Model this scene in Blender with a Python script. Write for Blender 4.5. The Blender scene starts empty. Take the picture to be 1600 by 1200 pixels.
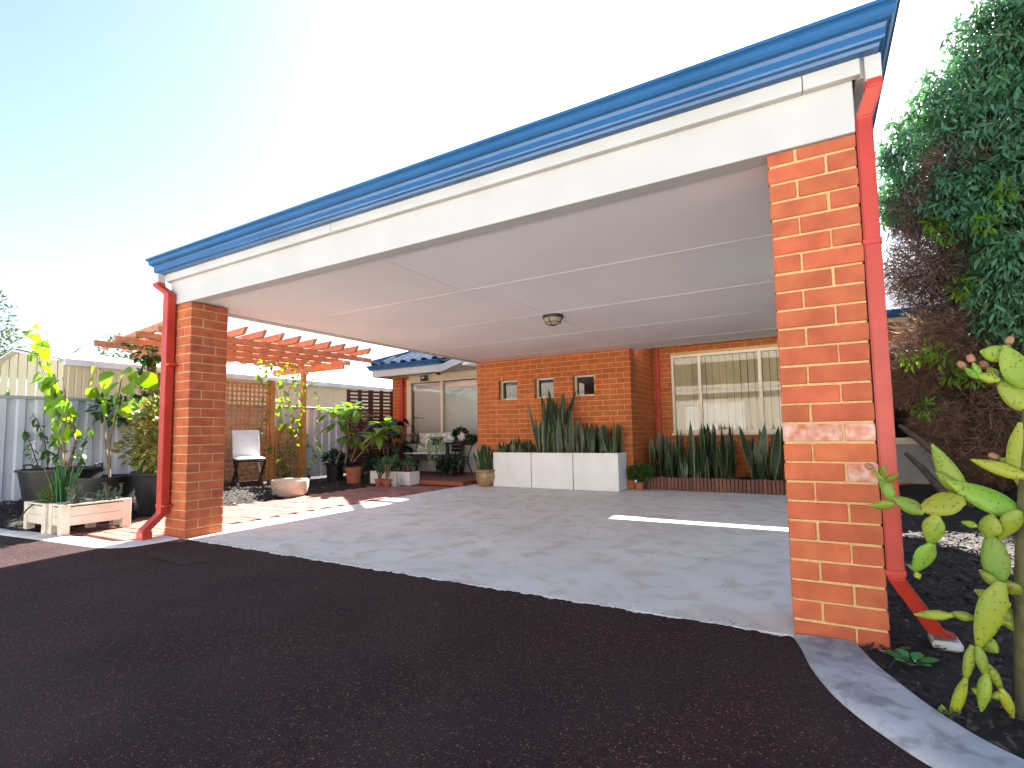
import bpy, bmesh, math, random
import numpy as np
from mathutils import Vector, Matrix, Euler
random.seed(7); RNG = np.random.default_rng(7)
SC = bpy.context.scene; COL = SC.collection
rad = math.radians
# ------------------------------------------------------------------ camera
F_PX, YAW, PITCH, ROLL = 801.72, rad(29.613), rad(4.283), rad(-0.996)
CAM = Vector((0.1176, -2.6218, 0.9289)); PPX, PPY = 10.87, 14.64
fw = Vector((-math.sin(YAW)*math.cos(PITCH), math.cos(YAW)*math.cos(PITCH), math.sin(PITCH)))
r0 = Vector((math.cos(YAW), math.sin(YAW), 0)); u0 = r0.cross(fw)
RT = r0*math.cos(ROLL)+u0*math.sin(ROLL); UP = -r0*math.sin(ROLL)+u0*math.cos(ROLL)
cd = bpy.data.cameras.new('camera'); cam = bpy.data.objects.new('camera', cd); COL.objects.link(cam)
cam.matrix_world = Matrix((( RT.x, UP.x, -fw.x, CAM.x), (RT.y, UP.y, -fw.y, CAM.y), (RT.z, UP.z, -fw.z, CAM.z), (0, 0, 0, 1)))
cd.sensor_fit = 'HORIZONTAL'; cd.sensor_width = 36; cd.lens = F_PX/1600*36
cd.shift_x = -PPX/1600; cd.shift_y = PPY/1600; cd.clip_end = 2000; cd.clip_start = 0.02
SC.camera = cam
def ray(x, y): return RT*((x-800-PPX)/F_PX) - UP*((y-600-PPY)/F_PX) + fw
def onz(x, y, z=0.): d = ray(x, y); return CAM + d*((z-CAM.z)/d.z)
def ony(x, y, Y): d = ray(x, y); return CAM + d*((Y-CAM.y)/d.y)
def onx(x, y, X): d = ray(x, y); return CAM + d*((X-CAM.x)/d.x)
# ------------------------------------------------------------------ sky, sun, exposure
SUN_EL, SUN_AZ = rad(37), rad(-10)          # azimuth from +Y towards +X
W = bpy.data.worlds.new('World'); SC.world = W; W.use_nodes = True
nt = W.node_tree; bg = nt.nodes['Background']
sky = nt.nodes.new('ShaderNodeTexSky'); sky.sky_type = 'NISHITA'; sky.sun_disc = False
sky.sun_elevation = SUN_EL; sky.sun_rotation = SUN_AZ; sky.dust_density = 1.2; sky.air_density = 1.0; sky.ozone_density = 1.0
nt.links.new(sky.outputs[0], bg.inputs[0]); bg.inputs[1].default_value = 0.056
sd = bpy.data.lights.new('sun', 'SUN'); sd.energy = 5.0; sd.angle = rad(0.53); sd.color = (1, .95, .87)
so = bpy.data.objects.new('sun', sd); COL.objects.link(so)
sdir = Vector((math.sin(SUN_AZ)*math.cos(SUN_EL), math.cos(SUN_AZ)*math.cos(SUN_EL), math.sin(SUN_EL)))
so.rotation_euler = sdir.to_track_quat('Z', 'Y').to_euler(); so.location = (0, 20, 20)
SC.view_settings.view_transform = 'Standard'; SC.view_settings.look = 'None'
SC.view_settings.gamma = 1; SC.view_settings.use_curve_mapping = False; SC.view_settings.exposure = 2.68
# ------------------------------------------------------------------ materials
def mat(name, col, col2=None, rough=.6, scale=8., bump=.0, bscale=120., objvar=.0, isl=.0, metal=0., spec=.5, trans=0., detail=5, coat=0., hue=.0, local=False):
    m = bpy.data.materials.new(name); m.use_nodes = True; t = m.node_tree; N = t.nodes; Lk = t.links
    b = N['Principled BSDF']; out = N['Material Output']
    b.inputs['Roughness'].default_value = rough; b.inputs['Metallic'].default_value = metal
    b.inputs['Specular IOR Level'].default_value = spec; b.inputs['Coat Weight'].default_value = coat
    geo = N.new('ShaderNodeNewGeometry')
    pos = geo.outputs['Position']
    if local: pos = N.new('ShaderNodeTexCoord').outputs['Object']
    nz = N.new('ShaderNodeTexNoise'); nz.inputs['Scale'].default_value = scale; nz.inputs['Detail'].default_value = detail
    Lk.new(pos, nz.inputs['Vector'])
    rmp = N.new('ShaderNodeMapRange'); rmp.inputs[1].default_value = .34; rmp.inputs[2].default_value = .66
    Lk.new(nz.outputs['Fac'], rmp.inputs[0])
    mx = N.new('ShaderNodeMix'); mx.data_type = 'RGBA'
    c2 = col2 or tuple(c*.8 for c in col)
    mx.inputs[6].default_value = (*col, 1); mx.inputs[7].default_value = (*c2, 1); Lk.new(rmp.outputs[0], mx.inputs[0])
    c = mx.outputs[2]
    if objvar or isl:
        oi = N.new('ShaderNodeObjectInfo')
        ad = N.new('ShaderNodeMath'); ad.operation = 'ADD'
        if isl: Lk.new(geo.outputs['Random Per Island'], ad.inputs[0])
        else: ad.inputs[0].default_value = 0
        Lk.new(oi.outputs['Random'], ad.inputs[1])
        fr = N.new('ShaderNodeMath'); fr.operation = 'FRACT'; Lk.new(ad.outputs[0], fr.inputs[0])
        v = max(objvar, isl)
        mr = N.new('ShaderNodeMapRange'); mr.inputs[3].default_value = 1-v; mr.inputs[4].default_value = 1+v; Lk.new(fr.outputs[0], mr.inputs[0])
        hs = N.new('ShaderNodeHueSaturation'); Lk.new(c, hs.inputs['Color']); Lk.new(mr.outputs[0], hs.inputs['Value'])
        if hue:
            m2 = N.new('ShaderNodeMath'); m2.operation = 'MULTIPLY'; m2.inputs[1].default_value = 7.31; Lk.new(fr.outputs[0], m2.inputs[0])
            f2 = N.new('ShaderNodeMath'); f2.operation = 'FRACT'; Lk.new(m2.outputs[0], f2.inputs[0])
            h2 = N.new('ShaderNodeMapRange'); h2.inputs[3].default_value = .5-hue; h2.inputs[4].default_value = .5+hue; Lk.new(f2.outputs[0], h2.inputs[0])
            Lk.new(h2.outputs[0], hs.inputs['Hue'])
        c = hs.outputs['Color']
    Lk.new(c, b.inputs['Base Color'])
    if bump:
        nb = N.new('ShaderNodeTexNoise'); nb.inputs['Scale'].default_value = bscale; nb.inputs['Detail'].default_value = 6; Lk.new(pos, nb.inputs['Vector'])
        bp = N.new('ShaderNodeBump'); bp.inputs['Strength'].default_value = bump; bp.inputs['Distance'].default_value = .004
        Lk.new(nb.outputs['Fac'], bp.inputs['Height']); Lk.new(bp.outputs[0], b.inputs['Normal'])
    if trans:
        tr = N.new('ShaderNodeBsdfTranslucent'); ms = N.new('ShaderNodeMixShader'); ms.inputs[0].default_value = trans
        g = N.new('ShaderNodeHueSaturation'); g.inputs['Saturation'].default_value = 1.1; g.inputs['Value'].default_value = 1.5; Lk.new(c, g.inputs['Color'])
        Lk.new(g.outputs[0], tr.inputs['Color']); Lk.new(b.outputs[0], ms.inputs[1]); Lk.new(tr.outputs[0], ms.inputs[2]); Lk.new(ms.outputs[0], out.inputs[0])
    return m
def nodes_of(m): return m.node_tree.nodes, m.node_tree.links, m.node_tree.nodes['Principled BSDF']
BRICK = mat('brick_clay', (.52, .130, .050), (.38, .085, .034), .8, 9, .6, 200, objvar=.11, isl=.11, hue=.004)
BRICK_E = mat('brick_salted', (.50, .14, .06), (.66, .46, .38), .85, 22, .6, 200, objvar=.1)
BRICK_H = mat('brick_house', (.52, .13, .026), (.40, .090, .018), .8, 9, .5, 200, objvar=.11, isl=.11, hue=.004)
MORTAR = mat('mortar', (.64, .42, .19), (.52, .33, .14), .9, 60, .4, 300)
CREAM = mat('cream_paint', (.53, .517, .495), (.49, .478, .458), .45, 3, .05, 60)
CEIL = mat('ceiling_paint', (.86, .81, .80), (.80, .755, .745), .6, 1.3, .5, 4, objvar=.015)
BLUE = mat('blue_gutter', (.019, .108, .270), (.015, .088, .225), .32, 3, 0)
REDP = mat('red_pipe', (.50, .042, .022), (.40, .032, .018), .42, 7, .12, 25, detail=9)
DARKM = mat('dark_metal', (.02, .02, .022), None, .45, 10)
WOOD = mat('pine_orange', (.60, .27, .085), (.44, .18, .055), .6, 14, .2, 80, objvar=.12)
WOODR = mat('pergola_stain', (.62, .25, .12), (.48, .18, .085), .6, 14, .2, 80, objvar=.12)
WOODD = mat('dark_timber', (.055, .020, .014), (.035, .014, .010), .55, 14, .2, 80, objvar=.2)
SCREEN = mat('screen_stain', (.085, .022, .020), (.06, .016, .015), .55, 14, .1, 80, objvar=.15)
DECKM = mat('deck_boards', (.16, .055, .028), (.11, .04, .02), .55, 16, .2, 70, objvar=.2)
DECKF = mat('deck_fascia', (.36, .10, .035), (.28, .075, .028), .5, 10, .1, 70)
EDGEM = mat('edging_timber', (.16, .055, .030), (.10, .034, .02), .6, 20, .2, 80, objvar=.35)
WHITEP = mat('planter_white', (.78, .77, .755), (.70, .685, .66), .5, 3, .05, 60, objvar=.02)
BOXW = mat('box_paint', (.76, .68, .57), (.66, .57, .46), .55, 6, .15, 40, objvar=.05)
FENCE = mat('fence_steel', (.60, .62, .68), (.55, .57, .63), .35, 1.5, 0)
FENCEC = mat('fence_cap', (.42, .44, .48), None, .4, 3)
SHED = mat('shed_cream', (.70, .60, .37), (.64, .55, .34), .5, 2)
SHEDW = mat('shed_trim', (.78, .77, .74), None, .5, 2)
TERRA = mat('terracotta', (.40, .13, .065), (.31, .095, .05), .75, 12, .2, 90, objvar=.1)
GLAZE = mat('beige_glaze', (.36, .23, .11), (.26, .155, .075), .35, 9, .1, 50)
BLACKP = mat('black_plastic', (.010, .0105, .012), (.014, .0145, .016), .5, 8, .05, 60)
STONE = mat('stone_bowl', (.66, .57, .47), (.55, .47, .38), .75, 10, .3, 60)
STATUE = mat('statue_stone', (.55, .55, .52), (.32, .33, .32), .8, 22, .3, 60)
CUSH = mat('white_canvas', (.74, .73, .72), (.68, .67, .66), .8, 12, .2, 200)
TILE = mat('roof_tile', (.06, .10, .165), (.04, .07, .12), .28, 6, .1, 60, objvar=.25, isl=.2)
FRAME = mat('window_frame', (.72, .62, .46), (.68, .58, .43), .4, 4)
BLIND = mat('blind_fabric', (.78, .64, .38), (.72, .58, .34), .8, 6, .05, 100, objvar=.05, trans=.2)
BLINDW = mat('venetian_white', (.90, .90, .88), (.87, .87, .85), .6, 4)
PANELG = mat('grey_panel', (.30, .29, .27), (.25, .24, .22), .6, 5, .1, 60)
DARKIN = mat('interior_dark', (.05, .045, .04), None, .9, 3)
BARK = mat('bark', (.085, .055, .040), (.05, .034, .026), .9, 25, .6, 60)
TWIG = mat('dead_twig', (.25, .14, .085), (.11, .06, .038), .9, 9, 0, isl=.65)
STEMG = mat('pale_stem', (.24, .17, .10), (.17, .12, .07), .8, 20, .3, 60)
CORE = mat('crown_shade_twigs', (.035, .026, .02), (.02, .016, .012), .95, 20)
LEAF_TREE = mat('leaf_tree', (.095, .23, .085), (.065, .16, .065), .35, 1.2, isl=.4, trans=.28, hue=.02, spec=.6)
LEAF_LIME = mat('leaf_lime', (.20, .33, .025), (.13, .25, .02), .45, 2, objvar=.25, isl=.25, trans=.5, hue=.015)
LEAF_MID = mat('leaf_mid', (.065, .15, .025), (.04, .10, .02), .4, 4, objvar=.3, isl=.35, trans=.35, hue=.02)
LEAF_CAM = mat('leaf_camellia', (.17, .24, .045), (.25, .17, .06), .35, 7, isl=.35, trans=.35, hue=.025)
LEAF_FRA = mat('leaf_frangipani', (.20, .32, .04), (.12, .23, .035), .4, 3, objvar=.3, trans=.45, hue=.02)
LEAF_DARK = mat('leaf_dark', (.022, .058, .026), (.014, .04, .02), .4, 5, objvar=.35, isl=.35, trans=.15, hue=.02)
LEAF_SUCC = mat('leaf_succulent', (.06, .155, .06), (.04, .11, .045), .45, 6, objvar=.2, isl=.3, trans=.15, hue=.02)
LEAF_BLUE = mat('leaf_grey_green', (.16, .24, .17), (.10, .17, .11), .6, 8, isl=.3, trans=.2)
LEAF_PALE = mat('leaf_trailing', (.30, .42, .25), (.22, .34, .19), .6, 8, isl=.3, trans=.2)
LEAF_FAR = mat('leaf_far', (.055, .095, .045), (.09, .11, .05), .5, 1.5, isl=.4, trans=.3)
LEAF_GOLD = mat('leaf_gold', (.30, .25, .04), (.16, .20, .04), .5, 1.5, isl=.4, trans=.45)
ONION = mat('onion_leaf', (.035, .17, .055), (.06, .22, .05), .4, 12, objvar=.3, trans=.3)
SNAKE = mat('snake_leaf', (.007, .024, .009), (.022, .050, .021), .42, 22, objvar=.3, trans=.08, detail=2)
SNAKEY = mat('snake_margin', (.20, .22, .055), (.12, .16, .05), .45, 20, objvar=.35)
CACT = mat('cactus_skin', (.17, .29, .022), (.26, .31, .02), .5, 8, .35, 45, objvar=.25, trans=.12, hue=.03)
CACTO = mat('cactus_trunk', (.13, .15, .05), (.08, .065, .035), .8, 18, .4, 60)
SPINE = mat('cactus_spine', (.20, .15, .08), None, .7, 10)
TIP = mat('cactus_bud', (.42, .14, .09), (.25, .16, .07), .6, 20)
PAVER = mat('paver', (.34, .145, .105), (.24, .10, .08), .85, 18, .4, 160, objvar=.22, hue=.012)
SAND = mat('joint_sand', (.16, .12, .09), (.10, .075, .06), .95, 40, .5, 200)
CHIP = mat('mulch_chip', (.050, .034, .025), (.028, .019, .015), .9, 3, isl=.7)
PALEB = mat('pale_bits', (.55, .50, .44), (.40, .34, .28), .8, 30, isl=.4)
# patterned cushion
PILLOW = mat('floral_fabric', (.62, .60, .50), (.62, .60, .50), .85, 3, .15, 150)
N, Lk, b = nodes_of(PILLOW)
vo = N.new('ShaderNodeTexVoronoi'); vo.inputs['Scale'].default_value = 11
tc = N.new('ShaderNodeTexCoord'); Lk.new(tc.outputs['Object'], vo.inputs['Vector'])
cr = N.new('ShaderNodeValToRGB'); cr.color_ramp.interpolation = 'EASE'
for i, (p_, c_) in enumerate(((0, (.78, .77, .72)), (.40, (.70, .69, .58)), (.62, (.34, .38, .26)), (.80, (.60, .50, .26)))):
    e = cr.color_ramp.elements[i] if i < 2 else cr.color_ramp.elements.new(p_)
    e.position = p_; e.color = (*c_, 1)
Lk.new(vo.outputs['Distance'], cr.inputs[0]); Lk.new(cr.outputs[0], b.inputs['Base Color'])
# asphalt: red-brown binder with stone chips
ASPH = mat('asphalt_red', (.041, .0200, .0190), (.026, .0140, .0148), .88, 1.6, spec=.2, detail=9)
N, Lk, b = nodes_of(ASPH); mx = [n for n in N if n.type == 'MIX'][0]
geo = [n for n in N if n.type == 'NEW_GEOMETRY'][0]
vo = N.new('ShaderNodeTexVoronoi'); vo.inputs['Scale'].default_value = 210; Lk.new(geo.outputs['Position'], vo.inputs['Vector'])
sp = N.new('ShaderNodeSeparateColor'); Lk.new(vo.outputs['Color'], sp.inputs[0])
cr = N.new('ShaderNodeValToRGB'); els = cr.color_ramp.elements
els[0].position = 0; els[0].color = (.35, .33, .36, 1); els[1].position = .55; els[1].color = (1.0, .95, .95, 1)
for p_, c_ in ((.84, (1.35, 1.15, 1.1)), (.955, (2.2, 1.8, 1.6)), (.988, (7.5, 6.6, 5.8))):
    e = els.new(p_); e.color = (*c_, 1)
Lk.new(sp.outputs[0], cr.inputs[0])
ml = N.new('ShaderNodeMix'); ml.data_type = 'RGBA'; ml.blend_type = 'MULTIPLY'; ml.inputs[0].default_value = 1
Lk.new(mx.outputs[2], ml.inputs[6]); Lk.new(cr.outputs[0], ml.inputs[7])
n3 = N.new('ShaderNodeTexNoise'); n3.inputs['Scale'].default_value = 1.3; n3.inputs['Detail'].default_value = 6; Lk.new(geo.outputs['Position'], n3.inputs['Vector'])
r3 = N.new('ShaderNodeMapRange'); r3.inputs[1].default_value = .42; r3.inputs[2].default_value = .72; r3.inputs[4].default_value = .5; Lk.new(n3.outputs['Fac'], r3.inputs[0])
m3 = N.new('ShaderNodeMix'); m3.data_type = 'RGBA'; m3.inputs[7].default_value = (.055, .035, .034, 1); Lk.new(r3.outputs[0], m3.inputs[0]); Lk.new(ml.outputs[2], m3.inputs[6])
Lk.new(m3.outputs[2], b.inputs['Base Color'])
bp = N.new('ShaderNodeBump'); bp.inputs['Strength'].default_value = .8; bp.inputs['Distance'].default_value = .004
iv = N.new('ShaderNodeMath'); iv.operation = 'SUBTRACT'; iv.inputs[0].default_value = 1; Lk.new(vo.outputs['Distance'], iv.inputs[1])
Lk.new(iv.outputs[0], bp.inputs['Height']); Lk.new(bp.outputs[0], b.inputs['Normal'])
# concrete with stains
def concrete(name, c1, c2, stain, sc=1.1, amt=.8):
    m = mat(name, c1, c2, .72, sc, .25, 220, detail=9)
    N, Lk, b = nodes_of(m); mx = [n for n in N if n.type == 'MIX'][0]; geo = [n for n in N if n.type == 'NEW_GEOMETRY'][0]
    n2 = N.new('ShaderNodeTexNoise'); n2.inputs['Scale'].default_value = 5*sc/1.1; n2.inputs['Detail'].default_value = 10; n2.inputs['Distortion'].default_value = .6
    Lk.new(geo.outputs['Position'], n2.inputs['Vector'])
    r = N.new('ShaderNodeMapRange'); r.inputs[1].default_value = .47; r.inputs[2].default_value = .66; r.inputs[4].default_value = amt; Lk.new(n2.outputs['Fac'], r.inputs[0])
    m2 = N.new('ShaderNodeMix'); m2.data_type = 'RGBA'; m2.inputs[7].default_value = (*stain, 1)
    Lk.new(r.outputs[0], m2.inputs[0]); Lk.new(mx.outputs[2], m2.inputs[6]); Lk.new(m2.outputs[2], b.inputs['Base Color'])
    return m
CONC = concrete('slab_concrete', (.76, .735, .69), (.66, .64, .605), (.57, .51, .43))
KERBC = concrete('kerb_concrete', (.50, .52, .53), (.27, .295, .31), (.10, .11, .12), 2.6, .6)
SOIL = mat('soil', (.022, .016, .013), (.012, .009, .008), .95, 14, 1., 90)
GROUND = mat('dry_earth', (.10, .085, .055), (.06, .07, .035), .95, .8, .5, 60)
GLASS = bpy.data.materials.new('window_glass'); GLASS.use_nodes = True
t = GLASS.node_tree; t.nodes.clear()
o_ = t.nodes.new('ShaderNodeOutputMaterial'); g_ = t.nodes.new('ShaderNodeBsdfGlossy'); g_.inputs['Roughness'].default_value = .01
tr_ = t.nodes.new('ShaderNodeBsdfTransparent'); tr_.inputs[0].default_value = (.86, .88, .88, 1); ms_ = t.nodes.new('ShaderNodeMixShader')
fr_ = t.nodes.new('ShaderNodeFresnel'); fr_.inputs[0].default_value = 1.75
t.links.new(fr_.outputs[0], ms_.inputs[0]); t.links.new(tr_.outputs[0], ms_.inputs[1]); t.links.new(g_.outputs[0], ms_.inputs[2]); t.links.new(ms_.outputs[0], o_.inputs[0])
LAMPG = mat('lamp_glass', (.55, .48, .36), (.42, .37, .28), .15, 60, .4, 60, trans=.3)
# ------------------------------------------------------------------ mesh helpers
class MB:
    def __init__(s): s.v = []; s.f = []; s.m = []; s.mi = 0
    def add(s, vs, fs):
        o = len(s.v); s.v.extend(tuple(v) for v in vs); s.f.extend(tuple(i+o for i in f) for f in fs); s.m.extend([s.mi]*len(fs)); return s
    def box(s, x0, x1, y0, y1, z0, z1, M=None):
        vs = [Vector((x, y, z)) for z in (z0, z1) for y in (y0, y1) for x in (x0, x1)]
        if M: vs = [M @ v for v in vs]
        return s.add(vs, [(0, 2, 3, 1), (4, 5, 7, 6), (0, 1, 5, 4), (2, 6, 7, 3), (0, 4, 6, 2), (1, 3, 7, 5)])
    def bar(s, a, b, w, h, up=(0, 0, 1)):
        a = Vector(a); b = Vector(b); d = (b-a); L = d.length; d.normalize()
        x = Vector(up).cross(d)
        if x.length < 1e-4: x = Vector((1, 0, 0))
        x.normalize(); z = d.cross(x)
        M = Matrix(((x.x, d.x, z.x, a.x), (x.y, d.y, z.y, a.y), (x.z, d.z, z.z, a.z), (0, 0, 0, 1)))
        return s.box(-w/2, w/2, 0, L, -h/2, h/2, M)
    def tube(s, pts, rs, n=8, cap=True):
        pts = [Vector(p) for p in pts]
        if not hasattr(rs, '__len__'): rs = [rs]*len(pts)
        vs = []; prev = None
        for i, p in enumerate(pts):
            d = (pts[min(i+1, len(pts)-1)]-pts[max(i-1, 0)]).normalized()
            x = prev - d*prev.dot(d) if prev else d.orthogonal()
            x.normalize(); y = d.cross(x); prev = x
            for k in range(n):
                a = 2*math.pi*k/n; vs.append(p + (x*math.cos(a)+y*math.sin(a))*rs[i])
        fs = []
        for i in range(len(pts)-1):
            for k in range(n): fs.append((i*n+k, i*n+(k+1) % n, (i+1)*n+(k+1) % n, (i+1)*n+k))
        if cap: fs.append(tuple(range(n-1, -1, -1))); fs.append(tuple((len(pts)-1)*n+k for k in range(n)))
        return s.add(vs, fs)
    def lathe(s, prof, n=24, c=(0, 0, 0), sy=1.):
        vs = [(c[0]+r*math.cos(2*math.pi*k/n), c[1]+sy*r*math.sin(2*math.pi*k/n), c[2]+z) for r, z in prof for k in range(n)]
        fs = [(i*n+k, i*n+(k+1) % n, (i+1)*n+(k+1) % n, (i+1)*n+k) for i in range(len(prof)-1) for k in range(n)]
        fs.append(tuple(range(n-1, -1, -1))); fs.append(tuple((len(prof)-1)*n+k for k in range(n)))
        return s.add(vs, fs)
    def prism(s, poly, z0, z1):
        n = len(poly); vs = [(x, y, z0) for x, y in poly]+[(x, y, z1) for x, y in poly]
        return s.add(vs, [tuple(range(n-1, -1, -1)), tuple(range(n, 2*n))]+[(i, (i+1) % n, n+(i+1) % n, n+i) for i in range(n)])
    def mesh(s, name, mats, smooth=False, bevel=0, seg=1):
        me = bpy.data.meshes.new(name); me.from_pydata(s.v, [], s.f)
        for m in (mats if isinstance(mats, (list, tuple)) else [mats]): me.materials.append(m)
        if any(s.m): me.polygons.foreach_set('material_index', s.m)
        if bevel:
            bm = bmesh.new(); bm.from_mesh(me); bmesh.ops.bevel(bm, geom=[e for e in bm.edges if len(e.link_faces) == 2 and e.calc_face_angle(0) > .6], offset=bevel, segments=seg, affect='EDGES', clamp_overlap=True); bm.to_mesh(me); bm.free()
        if smooth:
            me.polygons.foreach_set('use_smooth', [True]*len(me.polygons))
            if hasattr(me, 'set_sharp_from_angle'): me.set_sharp_from_angle(angle=rad(40))
        me.update(); return me
def ob(name, me, parent=None, loc=(0, 0, 0), rot=(0, 0, 0), sc=None, M=None):
    o = bpy.data.objects.new(name, me); COL.objects.link(o)
    if M is not None: o.matrix_local = M
    else:
        o.location = loc; o.rotation_euler = rot
        if sc is not None: o.scale = sc if hasattr(sc, '__len__') else (sc,)*3
    o.parent = parent
    return o
def tag(o, label, cat, group=None, kind=None):
    o['label'] = label; o['category'] = cat
    if group: o['group'] = group
    if kind: o['kind'] = kind
    return o
def thing(name, label, cat, loc=(0, 0, 0), rz=0., group=None):
    o = bpy.data.objects.new(name, None); COL.objects.link(o); o.location = loc; o.rotation_euler = (0, 0, rz); o.empty_display_size = .1
    return tag(o, label, cat, group)
def struct(name, me, parent=None, label=None, **k):
    o = ob(name, me, parent, **k); o['kind'] = 'structure'
    if label: o['label'] = label
    return o
def stuff(o): o['kind'] = 'stuff'; return o
# leaves ------------------------------------------------------------
def leaf_geo(L=1., Wd=.4, shape='ovate', n=4, fold=.18, curl=.25):
    vs = [(0, 0, 0)]; fs = []
    prof = {'ovate': lambda t: math.sin(math.pi*t**.75), 'heart': lambda t: math.sin(math.pi*t**.60)**.8*1.02, 'lance': lambda t: math.sin(math.pi*t)**.8, 'obov': lambda t: math.sin(math.pi*t**1.5)}[shape]
    rows = []
    for i in range(1, n):
        t_ = i/n; w = prof(t_)*Wd/2; z = -curl*L*t_*t_; y = L*(t_-.15*curl*t_*t_)
        rows.append(len(vs)); vs += [(-w, y, z+fold*w), (0, y, z), (w, y, z+fold*w)]
    tip = len(vs); vs.append((0, L*(1-.15*curl), -curl*L))
    a = rows[0]; fs += [(0, a+1, a), (0, a+2, a+1)]
    for p, q in zip(rows, rows[1:]): fs += [(p, p+1, q+1, q), (p+1, p+2, q+2, q+1)]
    a = rows[-1]; fs += [(a, a+1, tip), (a+1, a+2, tip)]
    return np.array(vs), fs
def frame(d, nrm):
    d = Vector(d).normalized(); n = Vector(nrm); x = d.cross(n)
    if x.length < 1e-3: x = d.orthogonal()
    x.normalize(); n = x.cross(d)
    return Matrix(((x.x, d.x, n.x), (x.y, d.y, n.y), (x.z, d.z, n.z)))
def scatter(name, geo, P, D, Nn, S, m):
    """one mesh of many copies of a leaf; P,D,Nn (k,3), S (k,)"""
    V, Fc = geo; P = np.asarray(P, float); D = np.asarray(D, float); Nn = np.asarray(Nn, float); S = np.asarray(S, float)
    D = D/np.maximum(np.linalg.norm(D, axis=1, keepdims=True), 1e-6)
    X = np.cross(D, Nn); X /= np.maximum(np.linalg.norm(X, axis=1, keepdims=True), 1e-6); Nn = np.cross(X, D)
    A = (V[None, :, 0, None]*X[:, None]+V[None, :, 1, None]*D[:, None]+V[None, :, 2, None]*Nn[:, None])*S[:, None, None]+P[:, None]
    k, nv = len(P), len(V)
    me = bpy.data.meshes.new(name); allv = A.reshape(-1, 3)
    lens = np.array([len(f) for f in Fc]); base = np.concatenate([np.array(f) for f in Fc])
    loops = (base[None]+(np.arange(k)*nv)[:, None]).ravel(); tot = np.tile(lens, k); st = np.concatenate([[0], np.cumsum(tot)[:-1]])
    me.vertices.add(len(allv)); me.vertices.foreach_set('co', allv.ravel().astype(np.float32))
    me.loops.add(len(loops)); me.loops.foreach_set('vertex_index', loops.astype(np.int32))
    me.polygons.add(len(tot)); me.polygons.foreach_set('loop_start', st.astype(np.int32)); me.polygons.foreach_set('loop_total', tot.astype(np.int32))
    me.materials.append(m); me.update(calc_edges=True); me.validate(); return me
def rnd(k, s=1.): return RNG.normal(0, s, (k, 3))
def ball(k, c, r, shell=.55):
    d = rnd(k); d /= np.linalg.norm(d, axis=1, keepdims=True)
    rr = (shell+(1-shell)*RNG.random(k)**.6)
    return np.array(c)+d*rr[:, None]*np.array(r), d
# ------------------------------------------------------------------ terrain and paving
def smooth(x): x = min(1, max(0, x)); return x*x*(3-2*x)
def hbed(x, y): return .006+.13*smooth((-6.5-x)/2.0)*smooth((3.6-y)/2.2)
def gb(px, py):
    z = 0
    for _ in range(12): p = onz(px, py, z); z = .5*z+.5*hbed(p.x, p.y)
    p.z = hbed(p.x, p.y); return p
mb = MB(); mb.add([(-400, -400, -.16), (400, -400, -.16), (400, 400, -.16), (-400, 400, -.16)], [(0, 1, 2, 3)])
struct('ground', mb.mesh('ground', GROUND))
# left kerb centre line and right kerb centre line (outer edge = asphalt side)
KL_out = [(-4.92, -.03), (-4.93, -.20), (-4.98, -.42), (-5.20, -.545), (-5.74, -.60), (-6.4, -.66), (-7.0, -.72), (-8.2, -.86), (-11, -1.2)]
KL_in = [(-5.27, -.01), (-5.26, -.12), (-5.27, -.30), (-5.45, -.38), (-5.85, -.40), (-6.42, -.46), (-7.0, -.52), (-8.2, -.66), (-11, -1.0)]
KR_out = [(.0, -.02), (.03, -.13), (.07, -.32), (.14, -.52), (.25, -.70), (.40, -.86), (.75, -1.10), (1.4, -1.35), (3.0, -1.6), (8, -1.9)]
KR_in = [(.235, -.004), (.25, -.06), (.29, -.20), (.36, -.37), (.44, -.53), (.56, -.68), (.86, -.90), (1.45, -1.14), (3.0, -1.38), (8, -1.68)]
def resample(a, n=8):
    a = [Vector((*p, 0)) for p in a]; o = []
    for i in range(len(a)-1):
        p0 = a[max(i-1, 0)]; p1 = a[i]; p2 = a[i+1]; p3 = a[min(i+2, len(a)-1)]
        for k in range(n):
            t_ = k/n; o.append(.5*((2*p1)+(p2-p0)*t_+(2*p0-5*p1+4*p2-p3)*t_*t_+(3*p1-p0-3*p2+p3)*t_**3))
    o.append(a[-1]); return [(p.x, p.y) for p in o]
klo, kli, kro, kri = (resample(a) for a in (KL_out, KL_in, KR_out, KR_in))
# asphalt sheet: front of slab, bounded by the kerbs
poly = [(x, y) for x, y in klo[::-1]]+[(-4.9, .0), (0, .0)]+[(x, y) for x, y in kro]
# ragged edge where asphalt meets the slab
edge = [(-4.9+4.9*i/300, -.006+random.uniform(-.016, .010)+.008*math.sin(i*.21)+.006*math.sin(i*.63)) for i in range(1, 300)]
poly = [(x, y) for x, y in klo[::-1]]+edge+[(x, y) for x, y in kro]+[(8, -30), (-30, -30), (-30, -2.5), (-11, -1.2)]
mb = MB(); n = len(poly); mb.add([(x, y, .0092) for x, y in poly]+[(x, y, -.1) for x, y in poly], [tuple(range(n))]+[(i, n+i, n+(i+1) % n, (i+1) % n) for i in range(n)])
me = mb.mesh('asphalt_driveway', ASPH); bm = bmesh.new(); bm.from_mesh(me); bmesh.ops.triangulate(bm, faces=[f for f in bm.faces if len(f.verts) > 4]); bmesh.ops.recalc_face_normals(bm, faces=bm.faces); bm.to_mesh(me); bm.free()
asphalt = struct('asphalt_driveway', me)
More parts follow.
